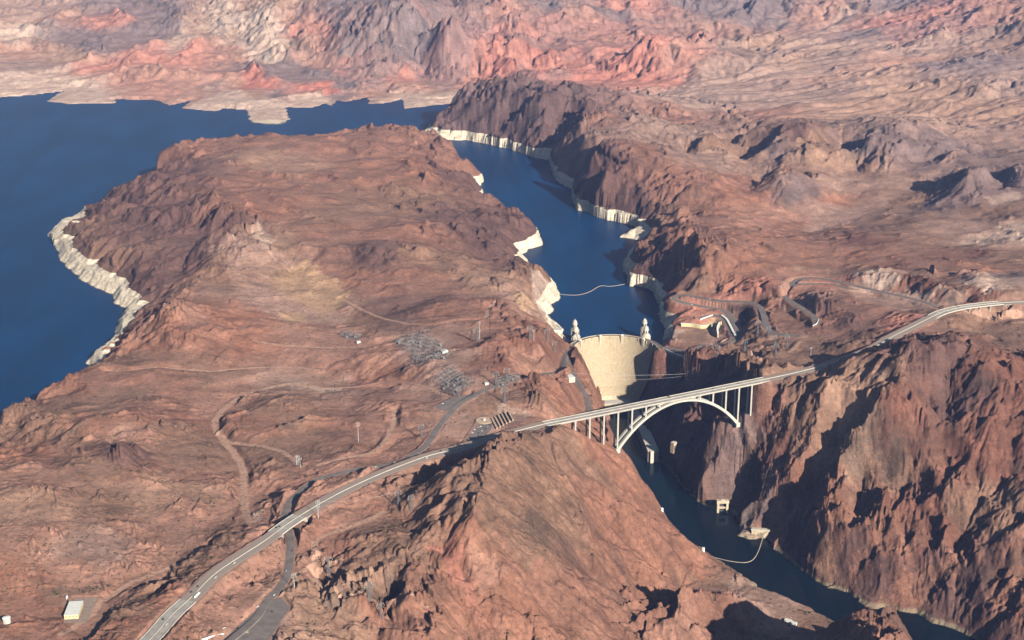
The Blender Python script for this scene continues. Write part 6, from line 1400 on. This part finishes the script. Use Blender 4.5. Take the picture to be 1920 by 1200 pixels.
sm = grid_mesh('desert_scrub', co.reshape(-1, 3), (faces[None] + (np.arange(n_) * 8)[:, None, None]).reshape(-1, 4))
so2 = bpy.data.objects.new('desert_scrub', sm); COLL.objects.link(so2); so2['kind'] = 'stuff'
sm.materials.append(noisy('scrub', (.085, .07, .045), 1, .4, .1))
print('scrub', n_)
# ------------------------------------------------------------------ air
bm = bmesh.new(); bmesh.ops.create_cube(bm, size=1)
for v in bm.verts: v.co = Vector((v.co.x * 64000, v.co.y * 64000 + 16000, 460 + v.co.z * 1800))
hm = bpy.data.meshes.new('haze'); bm.to_mesh(hm); bm.free()
haze = bpy.data.objects.new('haze', hm); COLL.objects.link(haze); haze['kind'] = 'stuff'
m = bpy.data.materials.new('air'); m.use_nodes = True; nt = m.node_tree
for n in list(nt.nodes):
    if n.type == 'BSDF_PRINCIPLED': nt.nodes.remove(n)
pv = nt.nodes.new('ShaderNodeVolumePrincipled'); pv.inputs['Density'].default_value = 2.1e-5; pv.inputs['Color'].default_value = (.36, .50, 1, 1); pv.inputs['Absorption Color'].default_value = (1, 1, 1, 1); pv.inputs['Anisotropy'].default_value = .1
nt.links.new(pv.outputs[0], nt.nodes['Material Output'].inputs['Volume'])
hm.materials.append(m)
# ------------------------------------------------------------------ light, sky, camera

sun_dir = Vector((math.sin(SUN_AZ) * math.cos(SUN_EL), -math.cos(SUN_AZ) * math.cos(SUN_EL), math.sin(SUN_EL)))
sl_ = bpy.data.lights.new('sun', 'SUN'); sl_.energy = 5.0; sl_.angle = math.radians(.5); sl_.color = (1, .94, .86)
so = bpy.data.objects.new('sun', sl_); COLL.objects.link(so); so.rotation_euler = sun_dir.to_track_quat('Z', 'Y').to_euler(); so.location = (800, 0, 3000)
wd = bpy.data.worlds.new('World'); scene.world = wd; wd.use_nodes = True
nt = wd.node_tree; bg = nt.nodes['Background']; bg.inputs['Strength'].default_value = .052
sky = nt.nodes.new('ShaderNodeTexSky'); sky.sky_type = 'NISHITA'; sky.sun_disc = False
sky.sun_elevation = SUN_EL; sky.sun_rotation = math.atan2(sun_dir.x, sun_dir.y); sky.altitude = 1000
nt.links.new(sky.outputs[0], bg.inputs['Color'])
cam = bpy.data.cameras.new('camera'); co_ = bpy.data.objects.new('camera', cam); COLL.objects.link(co_)
cam.sensor_width = 36; cam.lens = FOC / 1920 * 36; cam.clip_start = 1; cam.clip_end = 60000
co_.location = (0, 0, CAMH); co_.rotation_euler = (math.pi / 2 - PITCH, 0, 0); scene.camera = co_
vs_ = scene.view_settings; vs_.view_transform = 'Standard'; vs_.look = 'None'; vs_.exposure = .9; vs_.gamma = 1
scene.render.engine = 'CYCLES'
scene.cycles.use_denoising = True; scene.cycles.use_adaptive_sampling = False
scene.cycles.max_bounces = 6; scene.cycles.diffuse_bounces = 0
